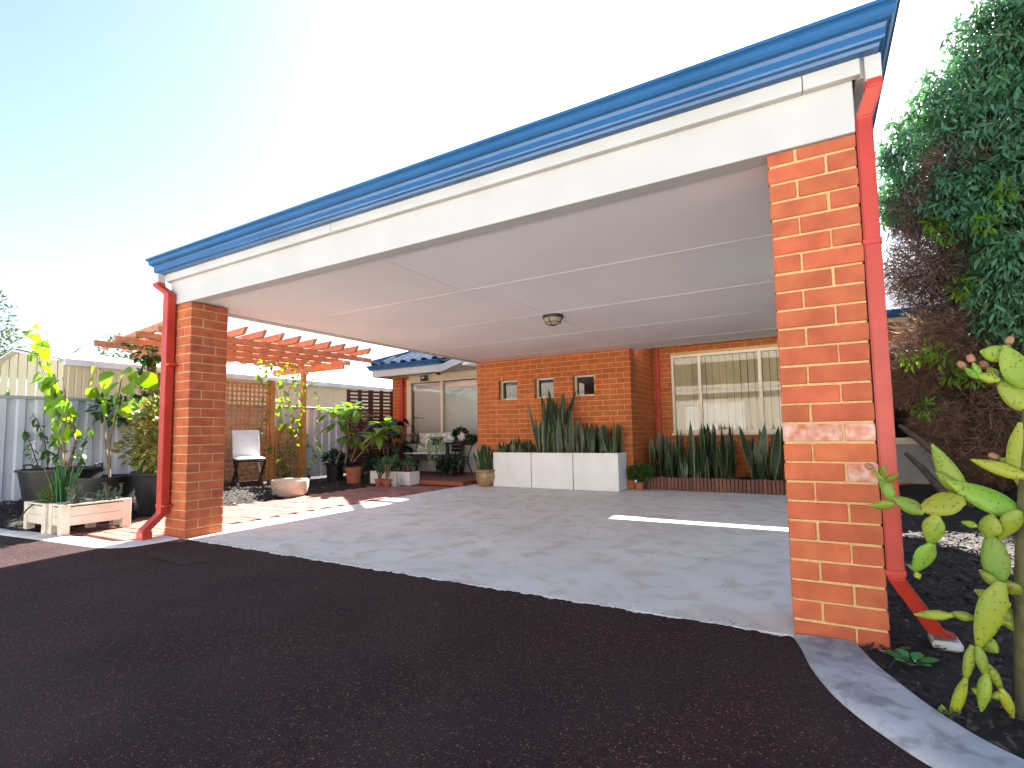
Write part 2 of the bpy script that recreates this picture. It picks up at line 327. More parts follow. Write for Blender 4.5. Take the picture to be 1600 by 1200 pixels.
# old trench patch in the asphalt by the left pillar
PATCH = mat('asphalt_patch', (.052, .027, .026), (.034, .018, .018), .88, 30, .9, 130, spec=.2)
pp = [onz(x, y) for x, y in ((222, 868), (285, 886), (330, 878), (318, 871), (287, 874), (240, 862))]
mb = MB(); mb.add([(p.x, p.y, .0125) for p in pp], [tuple(range(6))][:1]); ob('patch', mb.mesh('patch', PATCH), asphalt)
def kerb(name, o, i_, h, label):
    mb = MB(); n = len(o); vs = []
    for (xo, yo), (xi, yi) in zip(o, i_):
        dx, dy = (xi-xo), (yi-yo)
        for f, z in ((0, -.08), (0, h*.55), (.06, h*.92), (.25, h), (.8, h), (.97, h*.85), (1, -.08)): vs.append((xo+dx*f, yo+dy*f, z))
    fs = [(a*7+k, a*7+k+1, (a+1)*7+k+1, (a+1)*7+k) for a in range(n-1) for k in range(6)]
    mb.add(vs, fs); me = mb.mesh(name, KERBC if name == 'kerb' else CONC, smooth=True)
    return struct(name, me, label=label)
kerb('kerb', kro, kri, .030, 'weathered grey concrete kerb curving from the right pillar')
kerb('kerb_edging', klo, kli, .018, 'pale concrete edging strip in front of the timber boxes')
# slab in two pours with a control joint
slab = struct('concrete_slab', MB().box(-5.18, .345, .02, 5.24, -.12, -.015).mesh('slab_base', SAND), label='pale concrete carport slab with a sawn joint')
for x0, x1 in ((-5.2, -2.386), (-2.376, .34)):
    ob('slab_panel', MB().box(x0, x1, .0, 5.26, -.11, .010).mesh('slab_panel', CONC, bevel=.004), slab)
ob('slab_panel', MB().box(-2.40, .34, 5.262, 5.34, -.11, .009).mesh('slab_panel', CONC), slab)
# pavers in a path along the slab: individual bricks
pav = struct('brick_path', MB().box(-6.75, -5.205, -.40, 5.2, -.12, -.004).mesh('path_bed', SAND), label='red clay brick path beside the slab')
pm = MB().box(-.1145, .1145, -.0565, .0565, -.05, 0).mesh('paver', PAVER, bevel=.004)
cand = []
y = -.36; r = 0
while y < 5.0:
    for k in range(7):
        x = -5.325-.2335*k-(.117 if r % 2 else 0)
        if x < -6.62 or (y < -.2 and x > -5.44) or (y > 4.35 and x < -5.3): continue
        # inside of the kerb curve
        yk = np.interp(-x, [-q[0] for q in kli[4:]], [q[1] for q in kli[4:]])
        if y-.07 < yk: continue
        if -5.3 < x+.117 and -.02 < y < .42 and x+.117 > -5.27: continue
        cand.append((x, y))
    y += .1175; r += 1
for x, y in cand[:300]:
    ob('paver', pm, pav, (x, y, .012+random.uniform(-.002, .0025)), (random.uniform(-.008, .008), random.uniform(-.008, .008), random.uniform(-.012, .012)))
# beds
def bed(name, x0, x1, y0, y1, nx, ny, hf, m, label, keep=lambda x, y: True):
    mb = MB(); vs = []; fs = []
    for j in range(ny+1):
        for i in range(nx+1):
            x = x0+(x1-x0)*i/nx; y = y0+(y1-y0)*j/ny
            vs.append((x, y, hf(x, y)+random.uniform(-.012, .012)))
    for j in range(ny):
        for i in range(nx):
            cx = x0+(x1-x0)*(i+.5)/nx; cy = y0+(y1-y0)*(j+.5)/ny
            if keep(cx, cy): a = j*(nx+1)+i; fs.append((a, a+1, a+nx+2, a+nx+1))
    mb.add(vs, fs); me = mb.mesh(name, m, smooth=True); return struct(name, me, label=label)
def kin_y(x): return float(np.interp(-x, [-q[0] for q in kli[4:]], [q[1] for q in kli[4:]]))
bed('garden_bed', -13, -6.05, -1.0, 9, 90, 120, lambda x, y: hbed(x, y)-(.05 if x > -6.75 and y < 4.3 else 0), SOIL, 'dark mulched garden bed along the steel fence', keep=lambda x, y: y > kin_y(x)-.04 and not (x > -6.7 and y < 4.3))
def hr(x, y): return .008+.03*smooth((x-.5)/1.2)+.05*smooth((y-1)/4)
def krx(y): return float(np.interp(-y, [-q[1] for q in kri], [q[0] for q in kri]))
bed('mulch_bed', .2, 9, -1.75, 6.7, 110, 110, hr, SOIL, 'dark mulched bed beside the right pillar', keep=lambda x, y: (y > .0 and x > .30) or (y <= .0 and x > krx(y)-.05))
bed('planting_bed', -2.38, .34, 5.34, 6.62, 30, 16, lambda x, y: .12, SOIL, 'soil strip under the big house window')
# mulch chips: litter nobody could count
def chips(name, k, region, hf, label, m, s=(.012, .05)):
    P = []; 
    while len(P) < k:
        x, y = region()
        if x is None: continue
        P.append((x, y, hf(x, y)+random.uniform(.004, .02)))
    D = rnd(k); D[:, 2] *= .3; Nn = rnd(k, .35); Nn[:, 2] += 1
    S = RNG.uniform(*s, k)
    V = np.array([(-.14, 0, 0), (.14, .03, .02), (.18, .95, .05), (-.1, 1, 0), (0, .5, .14)]); Fc = [(0, 1, 4), (1, 2, 4), (2, 3, 4), (3, 0, 4)]
    o = ob(name, scatter(name, (V, Fc), P, D, Nn, S, m)); stuff(o); o['label'] = label; return o
def reg_r():
    y = random.uniform(-1.3, 5.5)**1 if random.random() < .4 else random.uniform(-1.2, 2.6); x = random.uniform(.2, 3.2)
    return (x, y) if ((y > .0 and x > .37) or (y <= .0 and x > krx(y)+.01)) else (None, None)
def reg_l():
    x = random.uniform(-9, -6.3); y = random.uniform(-.7, 5.2)
    return (x, y) if y > kin_y(x)+.02 and not (x > -6.72 and y < 4.3) else (None, None)
chips('mulch_chips', 15000, reg_r, hr, 'brown bark chips scattered over the right bed', CHIP)
chips('leaf_litter', 9000, reg_l, hbed, 'bark and dry leaf litter on the left bed', CHIP)
chips('pale_chips', 260, reg_r, hr, 'pale pebbles and shell bits in the right bed', PALEB, (.008, .022))
chips('fallen_petals', 120, reg_l, hbed, 'pale fallen leaves on the left bed', PALEB, (.02, .05))
# ------------------------------------------------------------------ brickwork
CP, BH, BL = .086, .076, .23
_bc = {}
def brick_mesh(L, D, m):
    k = (round(L, 3), D, m.name)
    if k not in _bc: _bc[k] = MB().box(-L/2, L/2, -D/2, D/2, -BH/2, BH/2).mesh('brick', m, bevel=.0035)
    return _bc[k]
H = 2.212
carport = thing('carport', 'brick-pillared carport with white ceiling and blue gutter over the slab', 'carport')
def pillar(x0, y0, courses, label):
    w = .35
    core = ob('pillar', MB().box(x0+.006, x0+w-.006, y0+.006, y0+w-.006, -.1, H-.002).mesh('pillar_mortar', MORTAR), carport); core['label'] = label
    st = brick_mesh(.23, .11, BRICK)
    for c in range(courses):
        z = .004+CP*(c-1)+BH/2
        zz = min(z, H-BH/2-.001)
        if z > H: continue
        # pinwheel course: four stretchers round the core, alternately mirrored
        hx = .23/2; hd = .055
        items = [(hx, hd, 0), (w-hd, hx, 1), (w-hx, w-hd, 0), (hd, w-hx, 1)] if c % 2 else [(w-hx, hd, 0), (w-hd, w-hx, 1), (hx, w-hd, 0), (hd, hx, 1)]
        for ix, iy, rt in items:
            sc = None
            top = z+BH/2
            if top > H-.003:
                hh = H-.003-(z-BH/2)
                if hh < .02: continue
                sc = (1, 1, hh/BH); zz = z-BH/2+hh/2
            st = brick_mesh(.23, .11, BRICK_E if (x0 > -1 and c in (9, 10, 11) and random.random() < .6) else BRICK)
            ob('brick', st, core, (x0+ix+random.uniform(-.0022, .0022), y0+iy+random.uniform(-.0022, .0022), zz+random.uniform(-.0012, .0012)), (0, 0, rad(90)*rt+random.uniform(-.006, .006)), sc)
pillar(0, 0, 27, 'right brick pillar nearest the cactus')
pillar(-4.909-.35, 0, 27, 'left brick pillar beside the timber planter boxes')
for x0 in (0., -5.259):   # two rear posts hidden at the house wall
    pass
XL, XR, YB = -5.259, .35, 5.46
# beams, fascia, ceiling
mb = MB(); mb.box(XL, XR, -.012, .10, H+.002, 2.475); ob('front_beam', mb.mesh('front_beam', CREAM, bevel=.003), carport)
ob('side_beam', MB().box(XR-.10, XR+.012, .102, YB, H+.002, 2.475).mesh('side_beam', CREAM), carport)
ob('side_beam', MB().box(XL-.012, XL+.10, .102, YB, H+.002, 2.475).mesh('side_beam', CREAM), carport)
ob('rear_beam', MB().box(XL+.102, XR-.102, YB-.06, YB, H+.006, 2.475).mesh('rear_beam', CREAM), carport)
bx = [XL-.03, -2.95, .16, XR+.03]
for a, b_ in zip(bx, bx[1:]):
    ob('fascia_board', MB().box(a+.0015, b_-.0015, -.052, -.013, 2.445, 2.565).mesh('fascia_board', CREAM, bevel=.003), carport)
for s, xa in ((1, XR+.013), (-1, XL-.052)):
    ob('fascia_board', MB().box(xa, xa+.039, -.011, YB, 2.445, 2.565).mesh('fascia_board', CREAM, bevel=.003), carport)
lines = [.10, 1.15, 2.38, 3.61, 4.80, YB-.062]
xj = {0: [-2.59], 1: [-2.37], 2: [-2.36], 3: [-2.37], 4: []}
for i in range(5):
    xs = [XL+.101]+xj[i]+[XR-.101]
    for a, b_ in zip(xs, xs[1:]):
        ob('ceiling_sheet', MB().box(a+.004, b_-.004, lines[i]+.002, lines[i+1]-.002, H+.010+random.uniform(0, .002), H+.022).mesh('ceiling_sheet', CEIL), carport)
    if i: ob('cover_strip', MB().box(XL+.102, XR-.102, lines[i]-.011, lines[i]+.011, H+.0065, H+.0095).mesh('cover_strip', CEIL, bevel=.001), carport)
ob('ceiling_backing', MB().box(XL+.1, XR-.1, .10, YB-.06, H+.03, H+.05).mesh('ceiling_backing', DARKM), carport)
ob('roof', MB().box(XL-.02, XR+.02, -.02, YB+.02, 2.57, 2.60).mesh('roof', BLUE), carport)
# gutter: ogee profile swept round three sides with mitred corners
prof = [(0, .0), (.040, .0), (.046, .014), (.060, .020), (.064, .030), (.064, .062), (.072, .078), (.088, .086), (.098, .098), (.100, .122), (.108, .130), (.118, .134), (.118, .150), (.106, .152), (.100, .142), (.094, .130), (.004, .128), (0, .128)]
path = [(XL-.052, YB, -1, 0), (XL-.052, -.052, -1, -1), (XR+.052, -.052, 1, -1), (XR+.052, YB, 1, 0)]
mb = MB(); vs = []
for (x, y, nx, ny) in path:
    for d, z in prof: vs.append((x+nx*d, y+ny*d, 2.515+z))
n = len(prof); fs = [(a*n+k, a*n+k+1, (a+1)*n+k+1, (a+1)*n+k) for a in range(3) for k in range(n-1)]+[tuple(range(n)), tuple(range(4*n-1, 3*n-1, -1))]
mb.add(vs, fs); me = mb.mesh('gutter', BLUE, bevel=0); bm = bmesh.new(); bm.from_mesh(me); bmesh.ops.recalc_face_normals(bm, faces=bm.faces); bm.to_mesh(me); bm.free()
ob('gutter', me, carport)
# downpipes: square section with offsets, straps, shoe
def downpipe(path, label, head, straps, w=.065, d=.05, shoe=None, ax='y'):
    mb = MB(); vs = []
    for (x, y, z) in path: vs += [(x-w/2, y-d/2, z), (x+w/2, y-d/2, z), (x+w/2, y+d/2, z), (x-w/2, y+d/2, z)]
    n = len(path); fs = [(a*4+k, a*4+(k+1) % 4, (a+1)*4+(k+1) % 4, (a+1)*4+k) for a in range(n-1) for k in range(4)]+[(0, 1, 2, 3), tuple(4*(n-1)+k for k in (3, 2, 1, 0))]
    mb.add(vs, fs); me = mb.mesh('downpipe', REDP, bevel=0); bm = bmesh.new(); bm.from_mesh(me); bmesh.ops.recalc_face_normals(bm, faces=bm.faces); bmesh.ops.bevel(bm, geom=list(bm.edges), offset=.006, segments=2, affect='EDGES', clamp_overlap=True); bm.to_mesh(me); bm.free()
    p = ob('downpipe', me, carport); p['label'] = label
    for (x, y, z, wx) in straps: ob('strap', MB().box(x-w/2-.004, x+w/2+wx, y-d/2-.004, y+d/2+.004, z-.012, z+.012).mesh('strap', REDP, bevel=.002), p)
    ob('rainwater_box', MB().box(*head).mesh('rainwater_box', CREAM, bevel=.003), p)
    if shoe: ob('shoe', MB().box(*shoe).mesh('shoe', REDP, bevel=.004), p)
    return p
downpipe([(-5.325, -.088, 2.43), (-5.325, -.088, 2.40), (-5.20, -.050, 2.31), (-5.20, -.050, .235), (-5.19, -.20, .10), (-5.19, -.20, .012)], 'red square downpipe on the left pillar', (-5.372, -5.285, -.118, -.054, 2.415, 2.518), [(-5.20, -.05, 1.62, .05), (-5.20, -.05, .30, .05)], w=.10, d=.072, shoe=(-5.246, -5.134, -.242, -.158, .02, .085))
pr = downpipe([(.425, .00, 2.42), (.425, .00, 2.38), (.385, .05, 2.28), (.385, .05, .30), (.52, .13, .075), (.56, .15, .06)], 'red square downpipe on the right pillar', (.395, .455, -.045, .045, 2.41, 2.518), [(.385, .05, 1.72, .004), (.385, .05, .325, .004)], w=.062, d=.09)
ob('outlet', MB().box(.50, .60, .09, .21, .012, .05).mesh('outlet', CREAM, bevel=.01), pr)
# bulkhead lamp
lp = onz(864, 494, H+.003); lamp = thing('ceiling_lamp', 'round black-rimmed bulkhead lamp on the carport ceiling', 'lamp', (lp.x, lp.y, H+.0095))
ob('lamp_base', MB().lathe([(.115, 0), (.118, -.02), (.112, -.035)], 28).mesh('lamp_base', DARKM, True), lamp)
ob('lamp_shade', MB().lathe([(.104, -.034), (.100, -.055), (.085, -.085), (.055, -.103), (.0, -.108)], 28).mesh('lamp_shade', LAMPG, True), lamp)
mb = MB(); 
for a in (0, math.pi/2):
    pts = [(.108*math.cos(t_)*math.cos(a), .108*math.cos(t_)*math.sin(a), -.036-.078*math.sin(t_)) for t_ in np.linspace(0, math.pi, 13)]
    mb.tube(pts, .005, 6)
mb.tube([(.09*math.cos(t_), .09*math.sin(t_), -.082) for t_ in np.linspace(0, 2*math.pi, 25)], .004, 6); ob('lamp_guard', mb.mesh('lamp_guard', DARKM, True), lamp)
# ------------------------------------------------------------------ house
house = thing('brick_house', 'orange brick house behind the carport with tiled blue-grey roof', 'house')
YM, YR, YW = 5.27, 6.62, 6.62
def layout(L, z0, z1, holes, off=0.):
    out = []; c = 0; z = z0
    while z+.02 < z1:
        hh = min(BH, z1-z); zc = z+hh/2; cuts = [(0, L)]
        for (a, b_, za, zb) in holes:
            if za-.02 < zc < zb+.02: cuts = [q for (p, r_) in cuts for q in ((p, min(r_, a)), (max(p, b_), r_)) if q[1]-q[0] > .02]
        for p, r_ in cuts:
            u = -.24+(.12 if c % 2 else 0)+off
            while u < r_:
                a, b_ = max(u, p), min(u+BL, r_)
                if b_-a > .025: out.append((a, b_, z+hh/2, hh))
                u += .24
        z += CP; c += 1
    return out
rest = MB(); made = [0]
def wall(name, org, du, nrm, L, z0, z1, holes, singles, thick=.22, off=0., bd=.05):
    """mortar body with openings + facing bricks; singles(u,z) says which bricks become objects"""
    du = Vector(du); nrm = Vector(nrm); org = Vector(org)
    us = sorted({0, L, *[h for q in holes for h in q[:2]]}); zs = sorted({z0-.05, z1, *[h for q in holes for h in q[2:]]})
    mb = MB()
    M = Matrix(((du.x, -nrm.x, 0, org.x), (du.y, -nrm.y, 0, org.y), (0, 0, 1, 0), (0, 0, 0, 1)))
    for a, b_ in zip(us, us[1:]):
        for za, zb in zip(zs, zs[1:]):
            if any(h[0] <= a and b_ <= h[1] and h[2] <= za and zb <= h[3] for h in holes): continue
            mb.box(max(a, .006), min(b_, L-.006), .006, thick, za, zb, M)
    me = mb.mesh(name, MORTAR); bm = bmesh.new(); bm.from_mesh(me); bmesh.ops.remove_doubles(bm, verts=bm.verts, dist=1e-4); bmesh.ops.recalc_face_normals(bm, faces=bm.faces); bm.to_mesh(me); bm.free()
    w = ob('wall', me, house); ang = math.atan2(du.y, du.x)
    for a, b_, z, hh in layout(L, z0, z1, holes, off):
        c = M @ Vector(((a+b_)/2, bd/2+random.uniform(-.001, .001), z))
        if singles((a+b_)/2, z) and made[0] < 300 and hh == BH:
            ob('brick', brick_mesh(b_-a, bd, BRICK_H), w, c, (0, 0, ang)); made[0] += 1
        else:
            e = .003; rest.box(a, b_, 0+random.uniform(-.001, .001), bd, z-hh/2, z+hh/2, M)
    return w
# main wall with three small windows
ML = 2.93; mx0 = -5.265
wh = []
for (pa, pb) in ((779, 807.5), (835, 864.5), (895, 928)):
    a = ony(pa, 600, YM).x-mx0; b_ = ony(pb, 600, YM).x-mx0; wh.append((round(a, 3), round(b_, 3), -.040+18*CP-.005, -.040+22*CP+.005))
wall('main_wall', (mx0, YM, 0), (1, 0, 0), (0, -1, 0), ML, -.04, 2.46, wh, lambda u, z: z > .50 or u > 2.78, off=.06)
xret = mx0+ML
wall('return_wall', (xret, YM+.052, 0), (0, 1, 0), (1, 0, 0), YR-YM-.052, -.04, 2.46, [], lambda u, z: z > .6 and u < 1.0, off=.12)
BW = (ony(1049, 600, YR).x, ony(1250, 600, YR).x)   # big window X-range
bwx0, bwx1, bwz0, bwz1 = BW[0], BW[0]+2.05, .86, 2.235
w2x0, w2x1, w2z0, w2z1 = .98, 2.3, .70, 2.1
wall('window_wall', (xret, YR, 0), (1, 0, 0), (0, -1, 0), 7.2, -.04, 2.50, [(bwx0-xret, bwx1-xret, bwz0, bwz1), (w2x0-xret, w2x1-xret, w2z0, w2z1)], lambda u, z: False)
wx0 = ony(613, 650, YW).x; wwx0 = ony(640, 650, YW).x; wwx1 = -5.30
wall('wing_pier', (wx0, YW, 0), (1, 0, 0), (0, -1, 0), wwx0-wx0, -.04, 2.3, [], lambda u, z: False, off=.06)
wall('wing_side', (wx0, YW+6, 0), (0, -1, 0), (-1, 0, 0), 5.948, -.04, 2.3, [], lambda u, z: False)
wall('main_side', (mx0, YW+.3, 0), (0, -1, 0), (-1, 0, 0), YW+.3-YM-.052, -.04, 2.46, [], lambda u, z: False)
me = rest.mesh('brickwork', BRICK_H); stuff(ob('brickwork', me, house))
# hidden rear shell so that rooms stay dark
mb = MB(); mb.box(wx0+.3, 4.8, 12.4, 12.6, -.1, 2.5); mb.box(4.62, 4.8, YR+.23, 12.4, -.1, 2.5); ob('rear_wall', mb.mesh('rear_wall', MORTAR), house)
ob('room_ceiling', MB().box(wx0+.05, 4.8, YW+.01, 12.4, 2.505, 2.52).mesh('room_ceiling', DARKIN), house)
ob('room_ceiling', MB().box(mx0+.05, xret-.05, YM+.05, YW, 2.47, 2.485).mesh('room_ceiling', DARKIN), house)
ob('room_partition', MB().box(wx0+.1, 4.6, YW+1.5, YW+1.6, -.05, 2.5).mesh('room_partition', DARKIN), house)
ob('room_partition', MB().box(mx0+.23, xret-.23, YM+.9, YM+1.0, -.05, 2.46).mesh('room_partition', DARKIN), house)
def window(x0, x1, z0, z1, yf, mull, name='window', fw_=.045, sill=True, lbl=None):
    w = ob(name, MB().box(x0, x1, yf, yf+.06, z0, z0+fw_).box(x0, x1, yf, yf+.06, z1-fw_, z1).box(x0, x0+fw_, yf+.001, yf+.059, z0+fw_, z1-fw_).box(x1-fw_, x1, yf+.001, yf+.059, z0+fw_, z1-fw_).mesh('window_frame', FRAME), house)
    if lbl: w['label'] = lbl
    xs = [x0]+mull+[x1]
    for m_ in mull: ob('mullion', MB().box(m_-.028, m_+.028, yf-.004, yf+.05, z0+fw_, z1-fw_).mesh('mullion', FRAME, bevel=.003), w)
    for a, b_ in zip(xs, xs[1:]):
        ob('pane', MB().add([(a+.02, yf+.034, z0+.02), (b_-.02, yf+.034, z0+.02), (b_-.02, yf+.034, z1-.02), (a+.02, yf+.034, z1-.02)], [(0, 1, 2, 3)]).mesh('pane', GLASS), w)
    if sill: ob('sill', MB().box(x0-.02, x1+.02, yf-.05, yf+.03, z0-.045, z0-.002).mesh('sill', FRAME, bevel=.004), w)
    return w
for i, (a, b_, za, zb) in enumerate(wh):
    window(mx0+a, mx0+b_, za, zb, YM+.10, [], fw_=.028, sill=False)
m1, m2 = ony(1093, 600, YR).x, ony(1188, 600, YR).x
bw = window(bwx0, bwx1, bwz0, bwz1, YR+.02, [m1, m2], lbl='big sliding window with cream vertical blinds')
ob('lower_rail', MB().box(bwx0+.05, m1-.03, YR+.03, YR+.07, 1.32, 1.35).mesh('lower_rail', FRAME), bw)
k = 0; x = bwx0+.06
while x < bwx1-.05:
    ob('blind_slat', MB().add([(-.06, -.008, 0), (0, .0, 0), (.06, -.008, 0), (-.06, -.008, 1.30), (0, 0, 1.30), (.06, -.008, 1.30)], [(0, 1, 4, 3), (1, 2, 5, 4)]).mesh('blind_slat', BLIND) if k == 0 else bpy.data.meshes['blind_slat'], bw, (x, YR+.13, bwz0+.03), (0, 0, random.uniform(.55, .75)))
    x += .112; k += 1
w2 = window(w2x0, w2x1, w2z0, w2z1, YR+.02, [1.64], lbl='dark window behind the tree')
ob('panel', MB().box(w2x0-.02, w2x1+.02, YR-.030, YR-.004, .10, w2z0-.05).mesh('panel', PANELG), w2)
# wing: full-height sliding window with white venetian blind, lower panel
mm = ony(691, 640, YW).x
ww = window(wwx0, wwx1, .66, 2.16, YW-.02, [mm], lbl='wide wing window with closed white blinds')
mb = MB(); z = .70
while z < 2.1: mb.box(wwx0+.06, wwx1-.05, -.006, .006, -.012, .012, Matrix.Translation((0, YW+.10, z)) @ Matrix.Rotation(.9, 4, 'X')); z += .024
stuff(ob('blind', mb.mesh('blind', BLINDW), ww))
k = 0; x = wwx0+.05
while x < wwx1-.1:
    ob('panel', MB().box(0, .145, 0, .02, .0, .60).mesh('cladding_panel', WHITEP, bevel=.004) if k == 0 else bpy.data.meshes['cladding_panel'], ww, (x, YW-.02, .02)); x += .15; k += 1
ob('frame_post', MB().box(wwx0-.06, wwx0-.002, YW-.03, YW+.05, -.03, 2.2).mesh('frame_post', FRAME), ww)
ob('head_board', MB().box(wwx0, wwx1, YW-.025, YW+.04, 2.165, 2.3).mesh('head_board', FRAME), ww)
ob('downpipe', MB().box(wwx0-.25, wwx0-.16, YW-.075, YW-.005, .02, 2.24).mesh('wing_downpipe', REDP, bevel=.006), house)
ob('downpipe', MB().box(xret+.06, xret+.125, YR-.075, YR-.005, .13, 2.48).mesh('recess_downpipe', REDP, bevel=.006), house)
# roofs
gl = ony(583, 580, 6.08); GX0 = gl.x; GZ = 2.42; GX1 = ony(690, 570, 6.08).x
SL = math.tan(rad(22))
def slope_roof(name, pts, m):
    mb = MB(); n = len(pts); mb.add(pts+[(x, y, z-.03) for x, y, z in pts], [tuple(range(n)), tuple(range(2*n-1, n-1, -1))]+[(i, n+i, n+(i+1) % n, (i+1) % n) for i in range(n)]); return ob(name, mb.mesh(name, m), house)
ey, rz_ = 6.05, 2.5
rr = slope_roof('roof', [(GX0, ey, rz_), (GX1+.2, ey, rz_), (GX1+.2, ey+3, rz_+3*SL), (GX0+3, ey+3, rz_+3*SL)], TILE)
slope_roof('roof', [(GX0, ey+6, rz_), (GX0, ey, rz_), (GX0+3, ey+3, rz_+3*SL)], TILE)
slope_roof('roof', [(GX1+.2, ey+3, rz_+3*SL), (GX1+.2, ey+6, rz_), (GX0, ey+6, rz_), (GX0+3, ey+3, rz_+3*SL)], TILE)
slope_roof('roof', [(GX1+.2, ey+.5, 2.72), (xret+.3, ey-.0, 2.53), (xret+.3, ey+4, 2.53+4*SL), (GX1+.2, ey+4, 2.53+4*SL)], TILE)
slope_roof('roof', [(xret+.3, 6.12, 2.53), (5.3, 6.12, 2.53), (5.3, 10, 2.53+3.9*SL), (xret+.3, 10, 2.53+3.9*SL)], TILE)
slope_roof('roof', [(GX0+3, 10, 2.53+3.9*SL), (5.3, 10, 2.53+3.9*SL), (5.3, 13.3, 2.5), (GX0+3, 13.3, 2.5)], TILE)
# single tiles on the visible slope of the wing
tv = []; tw, tl = .30, .42
nn = 10
for j in range(2):
    for i in range(nn+1):
        a = i/nn; x = (a-.5)*(tw+.03); z = .035*math.sin(a*math.pi*2)*(.9) + .03
        tv.append((x, j*tl, z))
tf = [(i, i+1, nn+1+i+1, nn+1+i) for i in range(nn)]
tv += [(x, y, z-.018) for x, y, z in tv[:nn+1]]; tf += [(i+1, i, 2*nn+2+i, 2*nn+2+i+1) for i in range(nn)]
tmesh = MB().add(tv, tf).mesh('roof_tile', TILE, True)
ang = math.atan(SL)
for r_ in range(5):
    d = r_*.33
    x = GX0+.18+d*math.cos(ang)+(.0)
    while x < GX1+.1:
        ob('roof_tile', tmesh, rr, (x, ey-.05+d*math.cos(ang), rz_+.03+d*math.sin(ang)), (ang+.05, 0, 0)); x += tw
mb = MB()
for i in range(8):
    a = Vector((GX0-.02+i*.34, ey-.02+i*.34, rz_+.06+i*.34*SL)); b_ = a+Vector((.36, .36, .36*SL+.02)); mb.tube([a, b_], [.085, .07], 8)
ob('hip_tiles', mb.mesh('hip_tiles', TILE, True), house)
# wing fascia, soffit, gutter
ob('fascia', MB().box(GX0+.02, GX1, ey-.02, ey+.01, 2.25, 2.44).mesh('wing_fascia', CREAM), house)
ob('fascia', MB().box(GX0+.02, GX0+.05, ey+.011, ey+5.9, 2.25, 2.44).mesh('wing_fascia', CREAM), house)
ob('soffit', MB().box(GX0+.06, -5.28, ey+.012, YW+.0, 2.305, 2.325).mesh('soffit', CREAM), house)
mb = MB(); vs = []
gp = [(0, 0), (.05, 0), (.06, .03), (.075, .06), (.10, .085), (.105, .105), (.09, .105), (0, .10)]
for (x, y, nx, ny) in ((GX0+.02, ey+5.9, -1, 0), (GX0+.02, ey-.021, -1, -1), (GX1, ey-.021, 0, -1)):
    for d, z in gp: vs.append((x+nx*d, y+ny*d, 2.405+z))
n = len(gp); mb.add(vs, [(a*n+k, a*n+k+1, (a+1)*n+k+1, (a+1)*n+k) for a in range(2) for k in range(n-1)]+[tuple(range(3*n-1, 2*n-1, -1))])
ob('gutter', mb.mesh('wing_gutter', BLUE), house)
dg0 = Vector((GX1+.01, ey-.02, 2.31)); dg1 = Vector((-5.31, 4.98, 2.31))
ob('valley_fascia', MB().bar(dg0, dg1, .03, .15).mesh('valley_fascia', CREAM), house)
ob('valley_soffit', MB().prism([(GX1+.1, ey-.06), (-5.9, 5.52), (-5.9, ey+.01), (GX1+.1, ey+.01)], 2.29, 2.30).mesh('valley_soffit', CREAM), house)
ob('tie_beam', MB().box(-5.85, -5.30, 5.62, 5.68, 2.27, 2.37).mesh('tie_beam', CREAM), house)
ob('eave_fascia', MB().box(xret+.3, 5.2, 6.10, 6.13, 2.36, 2.52).mesh('eave_fascia', FRAME), house)
ob('eave_soffit', MB().box(xret+.22, 5.2, 6.131, YR-.002, 2.40, 2.415).mesh('eave_soffit', FRAME), house)
ob('eave_gutter', MB().box(xret+.3, 5.2, 6.0, 6.098, 2.42, 2.53).mesh('eave_gutter', BLUE, bevel=.02), house)
# house and forecourt added behind the camera to bounce sunlight and show in panes
RENDERW = mat('cream_render', (.56, .53, .47), (.51, .48, .42), .8, 2, .2, 90)
struct('added_forecourt', MB().box(-16, 12, -8.2, -4.1, -.05, .012).mesh('forecourt', CONC), label='pale concrete forecourt added out of view to bounce sunlight')  # unseen concrete, added to throw sunlight up at the carport ceiling
nb = thing('added_house', 'cream rendered house added behind the camera to bounce light, reflected in the windows', 'house', (-2, -8.2, -.1))
ob('wall', MB().box(-11, 9, -.2, 0, 0, 2.75).box(-11, -10.8, -8, -.2, 0, 2.75).box(8.8, 9, -8, -.2, 0, 2.75).box(-11.2, 9.2, -.25, .15, 2.77, 3.3).mesh('render_wall', RENDERW), nb)
for x in (-7.5, -1.6, 4.5):
    d_ = ob('garage_door', MB().box(x-1.25, x+1.25, .002, .04, .02, 2.15).mesh('garage_door', WHITEP), nb)
    for k in range(5): ob('rib', MB().box(x-1.24, x+1.24, .041, .055, .06+.42*k, .40+.42*k).mesh('rib', WHITEP, bevel=.006), d_)
ob('roof', MB().add([(-11.4, .35, 2.72), (9.4, .35, 2.72), (9.4, -4, 4.5), (-11.4, -4, 4.5), (9.4, -8.4, 2.72), (-11.4, -8.4, 2.72)], [(0, 1, 2, 3), (3, 2, 4, 5)]).mesh('roof', TILE), nb)
ob('fascia', MB().box(-11.4, 9.4, .30, .34, 2.58, 2.76).mesh('fascia', CREAM), nb)
